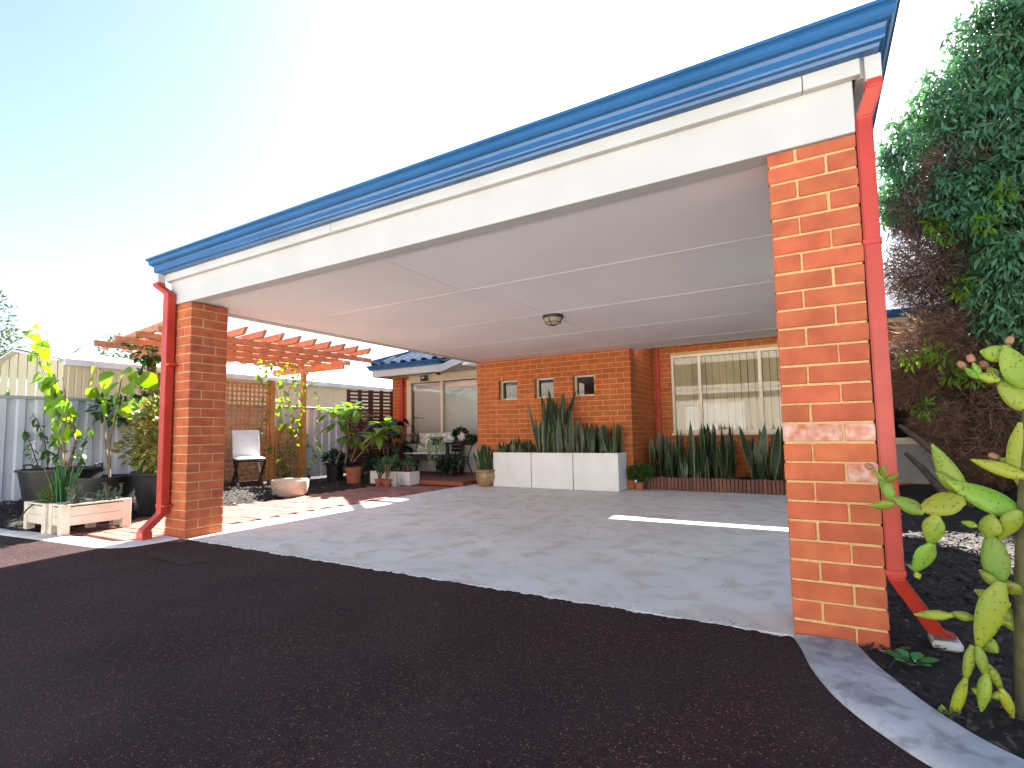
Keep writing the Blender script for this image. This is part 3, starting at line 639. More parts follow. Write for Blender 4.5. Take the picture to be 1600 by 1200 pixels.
# flood light and dome camera under the wing eave
p = ony(663, 594, YW-.10); fl = thing('flood_light', 'small black flood light under the wing eave', 'light', (p.x, YW-.027, 2.245))
ob('lamp_body', MB().box(-.08, .08, -.13, -.06, -.12, .01).mesh('lamp_body', DARKM, bevel=.01), fl); ob('bracket', MB().box(-.03, .03, -.06, .0, -.03, .02).mesh('bracket', DARKM), fl); ob('lens', MB().box(-.03, .03, -.135, -.131, -.06, -.02).mesh('lens', WHITEP), fl)
p = ony(684, 585, 6.3); dc = thing('security_camera', 'small white and black dome camera under the wing eave', 'camera', (p.x, 6.32, 2.304))
ob('camera_base', MB().lathe([(.075, 0), (.078, -.03), (.06, -.04)], 18).mesh('camera_base', WHITEP, True), dc); ob('dome', MB().lathe([(.058, -.035), (.052, -.065), (.03, -.085), (0, -.09)], 18).mesh('dome', DARKM, True), dc)
# ------------------------------------------------------------------ plants: builders
def snake_mesh(L, Wd, twist, lean, seed):
    rs = random.Random(seed); n = 9; mb = MB(); vs = []
    for i in range(n):
        t_ = i/(n-1); w = Wd*(.55+.6*min(1, t_*2.2))*(1-t_**5)*(.98 if t_ < .97 else .2)/2+.001; a = twist*t_; cx = lean*t_*t_; z = L*t_
        for s_, dz in ((-1, .012), (-.82, .009), (0, 0), (.82, .009), (1, .012)):
            vs.append((cx+s_*w*math.cos(a), s_*w*math.sin(a)+dz*(1-t_), z))
    mb.v = vs
    for i in range(n-1):
        for k in range(4): mb.f.append((i*5+k, i*5+k+1, (i+1)*5+k+1, (i+1)*5+k)); mb.m.append(1 if k in (0, 3) else 0)
    return mb.mesh('snake_leaf', [SNAKE, SNAKEY], True)
SNK = [snake_mesh(1, (.048+.013*i), (-1.2, .8, .3, -.5, 1.5)[i], (.03, .08, .02, .05, .0)[i], i) for i in range(5)]
def snake_plant(loc, label, spots, group=None, cat='plant', name='snake_plant', radial=0.):
    """spots: (dx,dy,height)"""
    th = thing(name, label, cat, loc, 0, group)
    for (dx, dy, h) in spots:
        a = random.uniform(0, 6.28); tl = abs(random.gauss(0, .13)); wv = random.uniform(.75, 1.2)
        ax_ = (-dy*radial, dx*radial)
        s = (wv*min(1.0, .35+.75*h), wv*min(1.0, .35+.75*h), h)
        ob('leaf', random.choice(SNK), th, (dx, dy, 0), (tl*math.cos(a)+ax_[0], tl*math.sin(a)+ax_[1], random.uniform(0, 6.28)), s)
    return th
LG = {'heart': MB, }
def leafobj(name, L, Wd, shape, m, n=5, fold=.2, curl=.3):
    V, Fc = leaf_geo(L, Wd, shape, n, fold, curl); mb = MB(); mb.add([tuple(v) for v in V], Fc); return mb.mesh(name, m, True)
def put_leaf(th, me, pos, d, s, nrm=(0, 0, 1)):
    R = frame(d, nrm).to_4x4(); ob('leaf', me, th, M=Matrix.Translation(Vector(pos)) @ R @ Matrix.Scale(s, 4))
def bush_mesh(name, geo, lumps, k, s, m, up=.3, droop=0., sizevar=.3, shell=.45):
    P = []; D = []
    tot = sum(np.prod(np.array(l[1])**(2/3)) for l in lumps)
    for c, r in lumps:
        n_ = int(k*np.prod(np.array(r)**(2/3))/tot); p, d = ball(n_, c, r, shell); P.append(p); D.append(d)
    P = np.concatenate(P); D = np.concatenate(D)+rnd(len(P), .55); D[:, 2] += up-droop
    Nn = rnd(len(P), .5); Nn[:, 2] += 1
    return scatter(name, geo, P, D, Nn, s*RNG.uniform(1-sizevar, 1+sizevar, len(P)), m)
def twigs(name, k, c, r, L, rad_, m, updir=(0, 0, 0), spread=1.):
    p, d = ball(k, c, r, .25); D = rnd(k, spread)+d*.8+np.array(updir)
    V = np.array([(-1, 0, -.6), (1, 0, -.6), (0, 0, 1), (0, 45, 0)])*rad_; V[3, 1] = L
    return scatter(name, (V, [(0, 1, 3), (1, 2, 3), (2, 0, 3)]), p, D, rnd(k), RNG.uniform(.5, 1.4, k), m)
def pot(name, label, loc, prof, m, soil_z, soil_r, cat='pot', group=None, n=28, sy=1.):
    th = thing(name, label, cat, loc, 0, group)
    ob('vessel', MB().lathe(prof, n, sy=sy).mesh('vessel', m, True), th)
    ob('soil', MB().lathe([(soil_r, soil_z-.02), (soil_r, soil_z), (soil_r*.5, soil_z+.01), (0, soil_z+.012)], 18, sy=sy).mesh('pot_soil', SOIL), th)
    return th
def flower_pot(r1, r2, h, rim=.02, t_=.012): return [(0, 0), (r1, 0), (r2-.01, h-rim*2), (r2-.01, h-rim*1.6), (r2+.004, h-rim*1.5), (r2+.006, h), (r2-t_, h), (r2-t_-.008, h*.8), (0, h*.79)]
# ------------------------------------------------------------------ planters at the main wall
def planter_box(x0, x1, label):
    cx = (x0+x1)/2; w = (x1-x0); th = thing('square_planter', label, 'planter', (cx, 5.0, .010), 0, 'white planters along the brick wall')
    h, t_, d = .575, .03, .40
    mb = MB(); mb.box(-w/2, w/2, -.2, -.2+t_, .004, h); mb.box(-w/2, w/2, .2-t_, .2, .004, h); mb.box(-w/2, -w/2+t_, -.2+t_, .2-t_, .005, h-.001); mb.box(w/2-t_, w/2, -.2+t_, .2-t_, .005, h-.001)
    ob('shell', mb.mesh('planter_shell', WHITEP, bevel=.004), th); ob('soil', MB().box(-w/2+t_, w/2-t_, -.2+t_, .2-t_, .02, h-.06).mesh('planter_soil', SOIL), th); return th
px = [(onz(772, 762).x, onz(831, 764).x), (onz(834, 764).x, onz(901.5, 767).x), (onz(904, 767).x, onz(975, 768.5).x)]
wA = .74; x = -4.63; PX = []
for k, lb in enumerate(('white square planter nearest the round beige pot', 'middle white square planter holding the tallest snake plant', 'white square planter nearest the recessed window bed')):
    PX.append((x, x+wA-.012)); planter_box(x, x+wA-.012, lb); x += wA
def spots(n, w, d, hf):
    return [((random.random()-.5)*w, (random.random()-.5)*d, hf()) for _ in range(n)]
U = random.uniform
cx = [(a+b_)/2 for a, b_ in PX]
s1 = spots(70, .64, .26, lambda: U(.12, .30)); s1 += [(-.02, 0, .42), (.02, .03, .36), (.0, -.05, .33)]
snake_plant((cx[0], 5.0, .525), 'low snake plant in the left white planter', s1)
s2 = [(dx, dy, h*(1.06-.32*abs(dx)/.33)) for dx, dy, h in spots(72, .64, .28, lambda: U(.60, 1.14))]
snake_plant((cx[1], 5.0, .525), 'tall snake plant in the middle white planter', s2)
snake_plant((cx[2], 5.0, .525), 'mid-height snake plant in the right white planter', spots(86, .66, .28, lambda: U(.26, .56)))
# round beige pot
p = onz(752, 762); RP = (p.x, p.y+.16, .010)
pot('round_pot', 'round beige glazed pot at the end of the white planters', RP, [(0, 0), (.10, 0), (.155, .06), (.185, .15), (.18, .22), (.165, .25), (.20, .262), (.205, .285), (.17, .288), (.155, .25), (0, .24)], GLAZE, .25, .158)
snake_plant((RP[0], RP[1], .27), 'bushy snake plant in the round beige pot', [(a*math.cos(t_), a*math.sin(t_), U(.26, .48)*(1.1-a*2.)) for a, t_ in ((U(0, .13), U(0, 6.28)) for _ in range(70))], radial=2.6)
# edged planting bed under the big window
ed = thing('timber_edging', 'low edging of upright timber slats in front of the window bed', 'edging', (0, 5.31, .0))
x = -2.22; k = 0
while x < .33:
    ob('slat', MB().box(-.024, .024, -.018, .018, 0, .20).mesh('edging_slat', EDGEM, bevel=.006) if k == 0 else bpy.data.meshes['edging_slat'], ed, (x, 0, .011+U(-.006, .0)), (0, 0, U(-.05, .05)), (1, 1, U(.97, 1.03))); x += .0525; k += 1
ob('rail', MB().box(-2.24, .33, .019, .04, .05, .13).mesh('edging_rail', EDGEM), ed)
for (a, b_, n_, hl, hh, lb) in ((-2.15, -1.55, 60, .25, .85, 'snake plant clump at the left end of the window bed'), (-1.5, -.95, 75, .3, .95, 'snake plant clump under the middle window sash'), (-.72, .30, 110, .28, .92, 'snake plant clump beside the right pillar under the window')):
    snake_plant(((a+b_)/2, 5.85, .115), lb, [((random.random()-.5)*(b_-a), (random.random()-.5)*.75, U(hl, hh)) for _ in range(n_)], 'snake plants in the window bed')
# little fern at the corner
p = onz(1003, 768); FP = (-2.23, 5.19, .010)
pot('small_pot', 'small dark terracotta pot with fern at the wall corner', FP, flower_pot(.06, .08, .12), TERRA, .1, .066)
fn = thing('fern', 'small feathery fern at the corner of the brick wall', 'plant', (FP[0], FP[1], .11))
stuff(ob('foliage', bush_mesh('fern_foliage', leaf_geo(.05, .012, 'lance', 3), [((.02, 0, .16), (.20, .13, .12)), ((.1, -.04, .2), (.14, .1, .08))], 1500, 1, LEAF_MID, .2), fn))
ob('flower', MB().lathe([(0, 0), (.02, .01), (.022, .03), (0, .045)], 8).mesh('flower', WHITEP, True), fn, (-.02, -.1, .02)); ob('stem', MB().tube([(0, 0, -.02), (.03, 0, .1), (.08, -.02, .2)], .006, 5).mesh('stem', STEMG), fn)
# ------------------------------------------------------------------ deck, bench, stand
deck = thing('timber_deck', 'low timber deck step under the bench', 'deck', (0, 0, 0))
DX0, DX1, DY0 = -8.0, -5.16, 4.64
ob('fascia_board', MB().box(-6.62, DX1, DY0, DY0+.025, .012, .085).mesh('deck_fascia', DECKF, bevel=.003), deck)
ob('fascia_board', MB().box(DX1-.025, DX1, DY0+.026, 5.26, .012, .085).mesh('deck_fascia', DECKM, bevel=.003), deck)
y = DY0+.027; k = 0
while y < YW-.16:
    x1 = DX1-.027 if y < 5.18 else mx0-.01
    x0 = -6.62 if y < 5.3 else DX0
    ob('board', MB().box(x0, x1, y, y+.084, .055, .083).mesh('board', DECKM, bevel=.003), deck); y += .09
ob('joists', MB().box(-6.6, DX1-.03, DY0+.03, 5.2, .0, .05).box(-7.9, mx0-.02, 5.3, YW-.1, .0, .05).mesh('joists', WOODD), deck)
DZ = .085
bc = ony(660, 700, 5.95); 
bench = thing('garden_bench', 'dark timber two-seat bench on the deck under the wing window', 'bench', (-7.05, 6.12, DZ))
BW2 = .62
for sx in (-1, 1):
    ob('leg', MB().box(-.03, .03, -.27, -.21, 0, .62).mesh('leg', WOODD, bevel=.004), bench, (sx*BW2, 0, 0)); ob('leg', MB().bar((0, .22, 0), (0, .30, .82), .055, .05, (1, 0, 0)).mesh('leg', WOODD), bench, (sx*BW2, 0, 0))
    ob('armrest', MB().box(-.04, .04, -.30, .26, .62, .65).mesh('armrest', WOODD, bevel=.006), bench, (sx*BW2, 0, 0))
ob('apron', MB().box(-BW2+.03, BW2-.03, -.255, -.225, .28, .36).mesh('apron', WOODD), bench)
for k in range(6): ob('seat_slat', MB().box(-BW2+.02, BW2-.02, -.26+k*.082, -.19+k*.082, .362, .38).mesh('seat_slat', WOODD), bench)
for k in range(5): ob('back_slat', MB().box(-BW2+.03, BW2-.03, .245+k*.01, .265+k*.01, .45+k*.075, .50+k*.075).mesh('back_slat', WOODD), bench)
def cushion_mesh(w, d, h, m, name='cushion'):
    mb = MB(); n = 10; vs = []; fs = []
    for s_ in (1, -1):
        for j in range(n+1):
            for i in range(n+1):
                a = 2*i/n-1; b_ = 2*j/n-1; e = (max(0, 1-abs(a)**4)*max(0, 1-abs(b_)**4))**.5
                vs.append((a*w/2*(1-.03*(1-e)), b_*d/2, s_*h/2*(e*.85+.15)))
    q = (n+1)**2
    for j in range(n):
        for i in range(n):
            a = j*(n+1)+i; fs += [(a, a+1, a+n+2, a+n+1), (q+a, q+a+n+1, q+a+n+2, q+a+1)]
    rim = [i for i in range(n+1)]+[(j+1)*(n+1)-1 for j in range(1, n+1)]+[q-1-i for i in range(1, n+1)]+[(n-j)*(n+1) for j in range(1, n)]
    for a, b_ in zip(rim, rim[1:]+rim[:1]): fs.append((a, q+a, q+b_, b_))
    mb.add(vs, fs); return mb.mesh(name, m, True)
cm = cushion_mesh(.58, .50, .07, CUSH); pmh = cushion_mesh(.52, .42, .16, PILLOW, 'pillow')
for sx, lb in ((-1, 'white seat cushion on the left half of the bench'), (1, 'white seat cushion on the right half of the bench')):
    tag(ob('seat_cushion', cm, None, (-7.05+sx*.295, 6.12, DZ+.416)), lb, 'cushion', 'bench seat cushions')
for dx, rz, lb in ((-.22, .15, 'floral throw pillow leaning on the left of the bench back'), (.24, -.1, 'floral throw pillow leaning on the right of the bench back')):
    tag(ob('throw_pillow', pmh, None, (-7.05+dx, 6.27, DZ+.655), (rad(68), 0, rz)), lb, 'pillow', 'floral pillows on the bench')
# plant stand with round pot and trailing succulent
p = ony(722, 690, 6.05); SX, SY = ony(722, 690, 6.1).x, 6.1
st = thing('plant_stand', 'black metal plant stand on the deck beside the bench', 'stand', (SX, SY, DZ))
ob('top', MB().lathe([(0, .60), (.24, .60), (.245, .612), (.24, .624), (0, .624)], 24).mesh('stand_top', DARKM, True), st)
for k in range(4):
    a = k*math.pi/2+.5; c_, s_ = math.cos(a), math.sin(a)
    ob('leg', MB().tube([(.22*c_, .22*s_, .6), (.14*c_, .14*s_, .42), (.11*c_, .11*s_, .22), (.21*c_, .21*s_, 0.002)], .011, 6).mesh('leg', DARKM, True), st)
ob('ring', MB().tube([(.13*math.cos(t_), .13*math.sin(t_), .34) for t_ in np.linspace(0, 6.283, 21)], .008, 6).mesh('ring', DARKM, True), st)
rp = thing('tilted_pot', 'round pale clay pot lying tilted on the plant stand', 'pot', (SX-.0, SY, DZ+.625))
ob('vessel', MB().lathe([(0, -.02), (.07, 0), (.13, .06), (.14, .12), (.11, .18), (.12, .2), (.09, .2), (0, .17)], 20).mesh('vessel', STONE, True), rp, (-.02, 0, .055), (0, rad(35), 0))
ivy = thing('ivy_plant', 'dark ivy growing out of the tilted clay pot', 'plant', (SX+.05, SY, DZ+.72))
stuff(ob('foliage', bush_mesh('ivy_foliage', leaf_geo(.05, .04, 'heart', 4), [((-.10, 0, .12), (.17, .14, .10)), ((.17, -.02, -.02), (.17, .12, .09))], 900, 1, LEAF_DARK, .1), ivy))
tp = thing('hanging_pot', 'small dark pot at the bench arm with trailing succulent strands', 'pot', (SX-.36, SY-.40, DZ))
ob('stand_pole', MB().tube([(0, 0, .0), (0, 0, .60)], .012, 6).lathe([(0, 0), (.12, 0), (.12, .012), (0, .014)], 16).mesh('stand_pole', DARKM), tp)
ob('vessel', MB().lathe([(0, .60), (.08, .60), (.11, .72), (.115, .74), (.1, .74), (0, .71)], 18).mesh('vessel', BLACKP, True), tp)
sb = thing('trailing_succulent', 'grey-green succulent strands trailing over the bench arm', 'plant', (SX-.36, SY-.40, DZ+.73))
P = []; D = []
for k in range(60):
    a = U(0, 6.28); r_ = U(.03, .13); L = U(.15, .62) if math.sin(a) < .3 else U(.1, .3); x0, y0 = r_*math.cos(a), r_*math.sin(a); rr_ = .13+U(0, .04)
    for q in range(int(L/.018)):
        t_ = q*.018; f = min(1, t_/.1); P.append((math.cos(a)*(r_+(rr_-r_)*f)+U(-.008, .008), math.sin(a)*(r_+(rr_-r_)*f)+U(-.008, .008), .05*math.sin(f*3.1)-max(0, t_-.06))); D.append((math.cos(a)*.5+U(-.5, .5), math.sin(a)*.5+U(-.5, .5), -.7))
stuff(ob('strands', scatter('strands', leaf_geo(.032, .014, 'lance', 3), P, D, rnd(len(P)), RNG.uniform(.9, 1.5, len(P)), LEAF_PALE), sb))
p = (SX-.02, 5.75, DZ); pot('nursery_pot', 'black plastic pot on the deck in front of the plant stand', p, flower_pot(.10, .12, .14), BLACKP, .12, .10)
fp = thing('dark_shrub', 'dark broad-leaved shrub in the black pot below the plant stand', 'plant', (p[0], p[1], DZ+.11))
ob('stem', MB().tube([(0, 0, 0), (.02, 0, .1), (-.03, .02, .2)], [.012, .01, .005], 6).mesh('stem', STEMG), fp)
stuff(ob('foliage', bush_mesh('shrub_foliage', leaf_geo(.085, .05, 'ovate', 4), [((0, 0, .10), (.27, .2, .13)), ((-.13, 0, .06), (.18, .16, .11))], 480, 1, LEAF_DARK, .2), fp))
# ------------------------------------------------------------------ left rear garden
# white trough with succulents, terracotta pots, cat
TR = onz(639, 760); TL = onz(577, 757)
tr = thing('white_trough', 'long white block planter at the edge of the brick path', 'planter', ((TR.x+TL.x)/2, TR.y+.15, .010))
tw_ = (TR.x-TL.x)/2
for a, b_ in ((-tw_, -.02), (.01, tw_)):
    ob('block', MB().box(a, b_, -.14, .14, .0, .24).mesh('trough_block', WHITEP, bevel=.008), tr)
ob('soil', MB().box(-tw_+.03, tw_-.03, -.12, .12, .235, .25).mesh('trough_soil', SOIL), tr)
sc_ = thing('jade_succulents', 'bright green rosette succulents filling the white trough', 'plant', ((TR.x+TL.x)/2, TR.y+.15, .255))
P = []; D = []
for k in range(22):
    c = Vector((U(-tw_+.05, tw_-.05), U(-.12, .1), U(.08, .22)))
    for q in range(22):
        a = U(0, 6.28); e = U(-.1, 1.2); P.append(c); D.append((math.cos(a)*math.cos(e), math.sin(a)*math.cos(e), math.sin(e)))
stuff(ob('rosettes', scatter('rosettes', leaf_geo(.085, .034, 'obov', 4), P, D, rnd(len(P))+np.array((0, 0, 1.5)), RNG.uniform(.7, 1.2, len(P)), LEAF_SUCC), sc_))
mb = MB()
for k in range(22): mb.tube([(P[k*22].x, P[k*22].y, -.01), tuple(P[k*22])], .008, 5)
ob('stems', mb.mesh('stems', STEMG), sc_)
for (px_, py_, lb, lb2, hh, fine) in ((588, 760.5, 'left of two small terracotta pots before the white trough', 'small bushy succulent in the left little terracotta pot', .24, True), (600, 762, 'right of two small terracotta pots before the white trough', 'feathery stemmed succulent in the right little terracotta pot', .36, True)):
    q = onz(px_, py_); q.y += .07
    pot('terracotta_pot', lb, (q.x, q.y, .014), flower_pot(.055, .08, .12), TERRA, .1, .066, group='small terracotta pots')
    s_ = thing('potted_succulent', lb2, 'plant', (q.x, q.y, .11))
    mb = MB(); P = []; D = []
    for k in range(12):
        a = U(0, 6.28); r_ = U(.03, .16); tip = Vector((r_*math.cos(a), r_*math.sin(a), hh*U(.7, 1.05))); mb.tube([(0, 0, -.02), tip*.5+Vector((0, 0, .02)), tip], [.007, .006, .004], 5)
        for w_ in range(26): e = U(-.3, 1.3); b2 = U(0, 6.28); P.append(tip*U(.8, 1.05)); D.append((math.cos(b2)*math.cos(e), math.sin(b2)*math.cos(e), math.sin(e)))
    ob('stems', mb.mesh('stems', STEMG), s_); stuff(ob('foliage', scatter('foliage', leaf_geo(.065, .014, 'lance', 3), P, D, rnd(len(P)), RNG.uniform(.7, 1.2, len(P)), LEAF_SUCC), s_))
q = onz(616, 761.5); cat = thing('cat_statue', 'small grey stone cat figure sitting before the white trough', 'statue', (q.x, q.y+.04, .012), .2)
mb = MB(); mb.lathe([(0, 0), (.045, 0), (.05, .03), (.045, .09), (.033, .14), (.028, .16), (0, .165)], 14, sy=1.15); ob('body', mb.mesh('body', STATUE, True), cat)
mb = MB(); mb.lathe([(0, .0), (.028, .012), (.036, .035), (.03, .058), (0, .068)], 14, (0, -.015, .15)); mb.add([(-.033, -.01, .205), (-.008, -.01, .212), (-.025, -.008, .243), (-.02, -.0, .205)], [(0, 1, 2), (1, 3, 2), (3, 0, 2)]); mb.add([(.033, -.01, .205), (.008, -.01, .212), (.025, -.008, .243), (.02, -.0, .205)], [(0, 2, 1), (1, 2, 3), (3, 2, 0)]); mb.lathe([(0, 0), (.014, .004), (.014, .012), (0, .018)], 10, (0, -.046, .168)); ob('head', mb.mesh('head', STATUE, True), cat)
for sx in (-1, 1): ob('leg', MB().tube([(sx*.018, -.045, .11), (sx*.02, -.055, .05), (sx*.02, -.06, .004)], [.014, .012, .014], 8).mesh('leg', STATUE, True), cat)
ob('tail', MB().tube([(.04, .03, .015), (.075, .0, .04), (.07, -.01, .09), (.06, 0, .12)], [.012, .011, .01, .007], 8).mesh('tail', STATUE, True), cat)
# frangipani
q = onz(546, 757); FB = Vector((q.x, q.y+.12, .012))
pot('terracotta_planter', 'large terracotta pot holding the frangipani', FB, flower_pot(.13, .17, .30, .03), TERRA, .27, .15)
fr = thing('frangipani', 'frangipani with long glossy leaves growing in the large terracotta pot', 'plant', (FB.x, FB.y, .27))
flm = [leafobj('frangipani_leaf', 1, .30, 'obov', LEAF_FRA, 6, .25, c_) for c_ in (.2, .4, .6)]
tips = []
for (pts) in ([(525, 724), (538, 690), (530, 660)], [(540, 722), (545, 680), (541, 640)], [(541, 660), (530, 650), (520, 645)], [(548, 722), (556, 700), (553, 683)], [(552, 722), (575, 696), (590, 678)], [(575, 696), (592, 672), (604, 666)], [(541, 660), (548, 648), (552, 640)]):
    w3 = []
    for i, (a, b_) in enumerate(pts): v = ony(a, b_, FB.y+(-.04, .02, .06)[i]*(1 if a < 560 else -1)); w3.append(v-Vector((FB.x, FB.y, .27)))
    ob('stem', MB().tube(w3, [.017, .013, .009], 7).mesh('stem', STEMG, True), fr); tips.append(w3[-1])
for tp_ in tips:
    for k in range(16):
        a = k*2.4+U(-.2, .2); e = U(-.35, .8); put_leaf(fr, random.choice(flm), tp_+Vector((U(-.02, .02), U(-.02, .02), U(-.05, .02))), (math.cos(a)*math.cos(e), math.sin(a)*math.cos(e), math.sin(e)), U(.28, .46))
# black pot left of it
q = onz(514, 753); BP = Vector((q.x, q.y+.15, .012))
pot('tall_black_pot', 'tall black pot beside the steel fence', BP, [(0, 0), (.15, 0), (.175, .34), (.18, .36), (.16, .36), (.15, .32), (0, .31)], BLACKP, .32, .15)
q_ = thing('dark_leafy_plant', 'dark glossy plant in the tall black pot by the fence', 'plant', (BP.x, BP.y, .33))
ob('stem', MB().tube([(0, 0, -.02), (.02, 0, .15)], .01, 6).mesh('stem', STEMG), q_)
stuff(ob('foliage', bush_mesh('pot_foliage', leaf_geo(.12, .06, 'ovate', 4), [((-.03, 0, .1), (.22, .18, .13)), ((.17, .05, .05), (.15, .12, .12))], 300, 1, LEAF_DARK, .35), q_))
# big dark philodendron by the pier
ph = thing('philodendron', 'large dark-leaved shrub between the slat screen and the bench', 'plant', (ony(612, 690, 5.9).x, 5.9, .02))
plm = leafobj('big_dark_leaf', 1, .5, 'heart', LEAF_DARK, 5, .2, .4)
for k in range(95):
    a = U(0, 6.28); r_ = U(.05, .5); z = U(.25, 1.25); b_ = Vector((r_*math.cos(a), r_*.6*math.sin(a), z)); put_leaf(ph, plm, b_, (math.cos(a), math.sin(a), U(-.6, .5)), U(.24, .44))
mb = MB()
for k in range(9): a = k*.7; mb.tube([(0, 0, 0), (.2*math.cos(a), .15*math.sin(a), .5), (.4*math.cos(a), .25*math.sin(a), 1.1)], [.02, .014, .008], 6)
ob('stems', mb.mesh('stems', STEMG), ph)
# fern mound left of trough (dark feathery)
q = onz(565, 757); tf_ = thing('trailing_fern', 'dark feathery fern mound beside the large terracotta pot', 'plant', (q.x, q.y+.2, .012))
stuff(ob('foliage', bush_mesh('fern_mound', leaf_geo(.07, .014, 'lance', 3), [((0, 0, .22), (.17, .15, .22)), ((.1, .1, .3), (.18, .15, .14))], 1600, 1, LEAF_DARK, -.2), tf_))
# ------------------------------------------------------------------ fence, shed, screen
FX = -9.12
fe = thing('steel_fence', 'pale grey ribbed steel fence along the left boundary', 'fence', (FX, 0, 0))
def ribbed(L, h, m, name, pitch=.19, dep=.03, ax='y'):
    pr_ = []; u = 0
    while u < L:
        for du_, d in ((0, 0), (.055, 0), (.075, dep), (.145, dep), (.165, 0)):
            if u+du_ <= L: pr_.append((u+du_, d))
        u += pitch
    pr_.append((L, 0)); vs = []
    for u, d in pr_: vs += [(d, u, 0), (d, u, h)]
    return MB().add(vs, [(2*i, 2*i+2, 2*i+3, 2*i+1) for i in range(len(pr_)-1)]).mesh(name, m)
fm = ribbed(2.33, 1.44, FENCE, 'fence_panel'); y = -3.2; tops = 1.535
pp_ = MB().box(-.03, .03, -.03, .03, -.05, 1.53).mesh('post', FENCEC, bevel=.004); cp_ = MB().box(-.028, .028, 0, 2.33, 0, .045).mesh('top_rail', FENCEC, bevel=.006)
for k in range(6):
    ob('panel', fm, fe, (0, y+.02, .06)); ob('post', pp_, fe, (0, y, 0)); ob('top_rail', cp_, fe, (.012, y+.02, 1.485)); y += 2.37
SHX = -10.55
sh = thing('cream_shed', 'long cream ribbed shed with white gutter behind the steel fence', 'shed', (SHX, 1.0, -.05))
cor = ony(100, 562, 1.0); pk = ony(30, 551, 1.0); SHX2 = cor.x
sh.location.x = SHX2; ez = cor.z+.05; pz = pk.z+.05; hw = SHX2-pk.x
ob('side_wall', ribbed(9.0, ez, SHED, 'shed_side', .10, .012), sh, (0, 0, 0))
mb = MB(); n_ = 18
for i in range(n_):
    a = -2*hw*i/n_; c_ = -2*hw*(i+1)/n_
    zt = lambda q: ez+(pz-ez)*(1-abs(q+hw)/hw)
    mb.add([(a, -.012*(i % 2), 0), (c_, -.012*(i % 2), 0), (c_, -.012*(i % 2), zt(c_)), (a, -.012*(i % 2), zt(a))], [(0, 3, 2, 1)])
ob('gable_wall', mb.mesh('gable_wall', SHED), sh)
for s_ in (0, 1):
    a = Vector((.08 if s_ == 0 else -2*hw-.08, -.04, ez-.03)); b_ = Vector((-hw, -.04, pz+.03)); ob('barge_board', MB().bar(a, b_, .03, .13, (0, 1, 0)).mesh('barge_board', SHEDW), sh)
mb = MB(); mb.add([(.1, -.05, ez), (-hw, -.05, pz+.08), (-hw, 9, pz+.08), (.1, 9, ez)], [(0, 3, 2, 1)]); mb.add([(-2*hw-.1, -.05, ez), (-hw, -.05, pz+.08), (-hw, 9, pz+.08), (-2*hw-.1, 9, ez)], [(0, 1, 2, 3)]); ob('roof', mb.mesh('shed_roof', SHEDW), sh)
ob('gutter', MB().box(.015, .11, -.03, 9, ez-.10, ez+.02).mesh('shed_gutter', SHEDW, bevel=.01), sh)
# dark slat screen
A = Vector((-9.05, 5.62, 0)); B = Vector((wx0-.02, 6.62, 0)); L = (B-A).length
scn = thing('slat_screen', 'dark red-brown slat screen between the steel fence and the house', 'screen', A, math.atan2((B-A).y, (B-A).x))
for k in range(5): ob('post', MB().box(-.035 if k != 2 else -.05, .035 if k != 2 else .05, -.03, .03, -.02, 1.96).mesh('post', SCREEN), scn, (L*k/4, 0, 0))
z = .06; k = 0
while z < 1.94:
    top = z > 1.2; ob('slat', MB().box(0, L, -.042, -.031, 0, .042 if top else .085).mesh('slat', SCREEN), scn, (0, 0, z)); z += .083 if top else .09
# ------------------------------------------------------------------ pergola and lattice
pg = thing('pergola', 'orange stained timber pergola standing over the garden', 'pergola', (0, 0, 0))
PXp = -8.93; P1, P2, P3 = (PXp, 1.53), (PXp, 4.33), (PXp+.0, 3.62)
for (x, y), z in ((P1, 2.21), (P2, 2.21), (P3, 2.0)): ob('post', MB().box(-.045, .045, -.045, .045, 0, z-.0).mesh('post', WOOD, bevel=.004), pg, (x, y, .0))
for y, xa, xb in ((P1[1], -9.6, -7.25), (P2[1], -9.9, -7.75)):
    ob('beam', MB().box(xa, xb, y-.025, y+.025, 2.212, 2.345).mesh('beam', WOODR, bevel=.004), pg)
for x in (-7.45, -8.05, -8.65, -9.3): ob('purlin', MB().box(x-.022, x+.022, .9, 4.75, 2.347, 2.437).mesh('purlin', WOODR, bevel=.004), pg)
dirr = Vector((-.991, .13, 0))
me = None
for k in range(12):
    y = .98+k*.30; a = Vector((-7.02+.04*(y-1.7)/2, y, 2.489)); L_ = 3.35
    if me is None:
        mb = MB(); w_ = .0225; pr_ = [(0, .05), (.03, .02), (.05, -.01), (.10, -.05), (L_-.10, -.05), (L_-.05, -.01), (L_-.03, .02), (L_, .05)]
        vs = [(u, s_*w_, z) for s_ in (-1, 1) for u, z in pr_]; n = len(pr_); mb.add(vs, [tuple(range(n)), tuple(range(2*n-1, n-1, -1))]+[(i, n+i, n+(i+1) % n, (i+1) % n) for i in range(n)]); me = mb.mesh('rafter', WOODR)
        bm = bmesh.new(); bm.from_mesh(me); bmesh.ops.recalc_face_normals(bm, faces=bm.faces); bm.to_mesh(me); bm.free()
    ob('rafter', me, pg, a, (0, 0, math.atan2(dirr.y, dirr.x)))
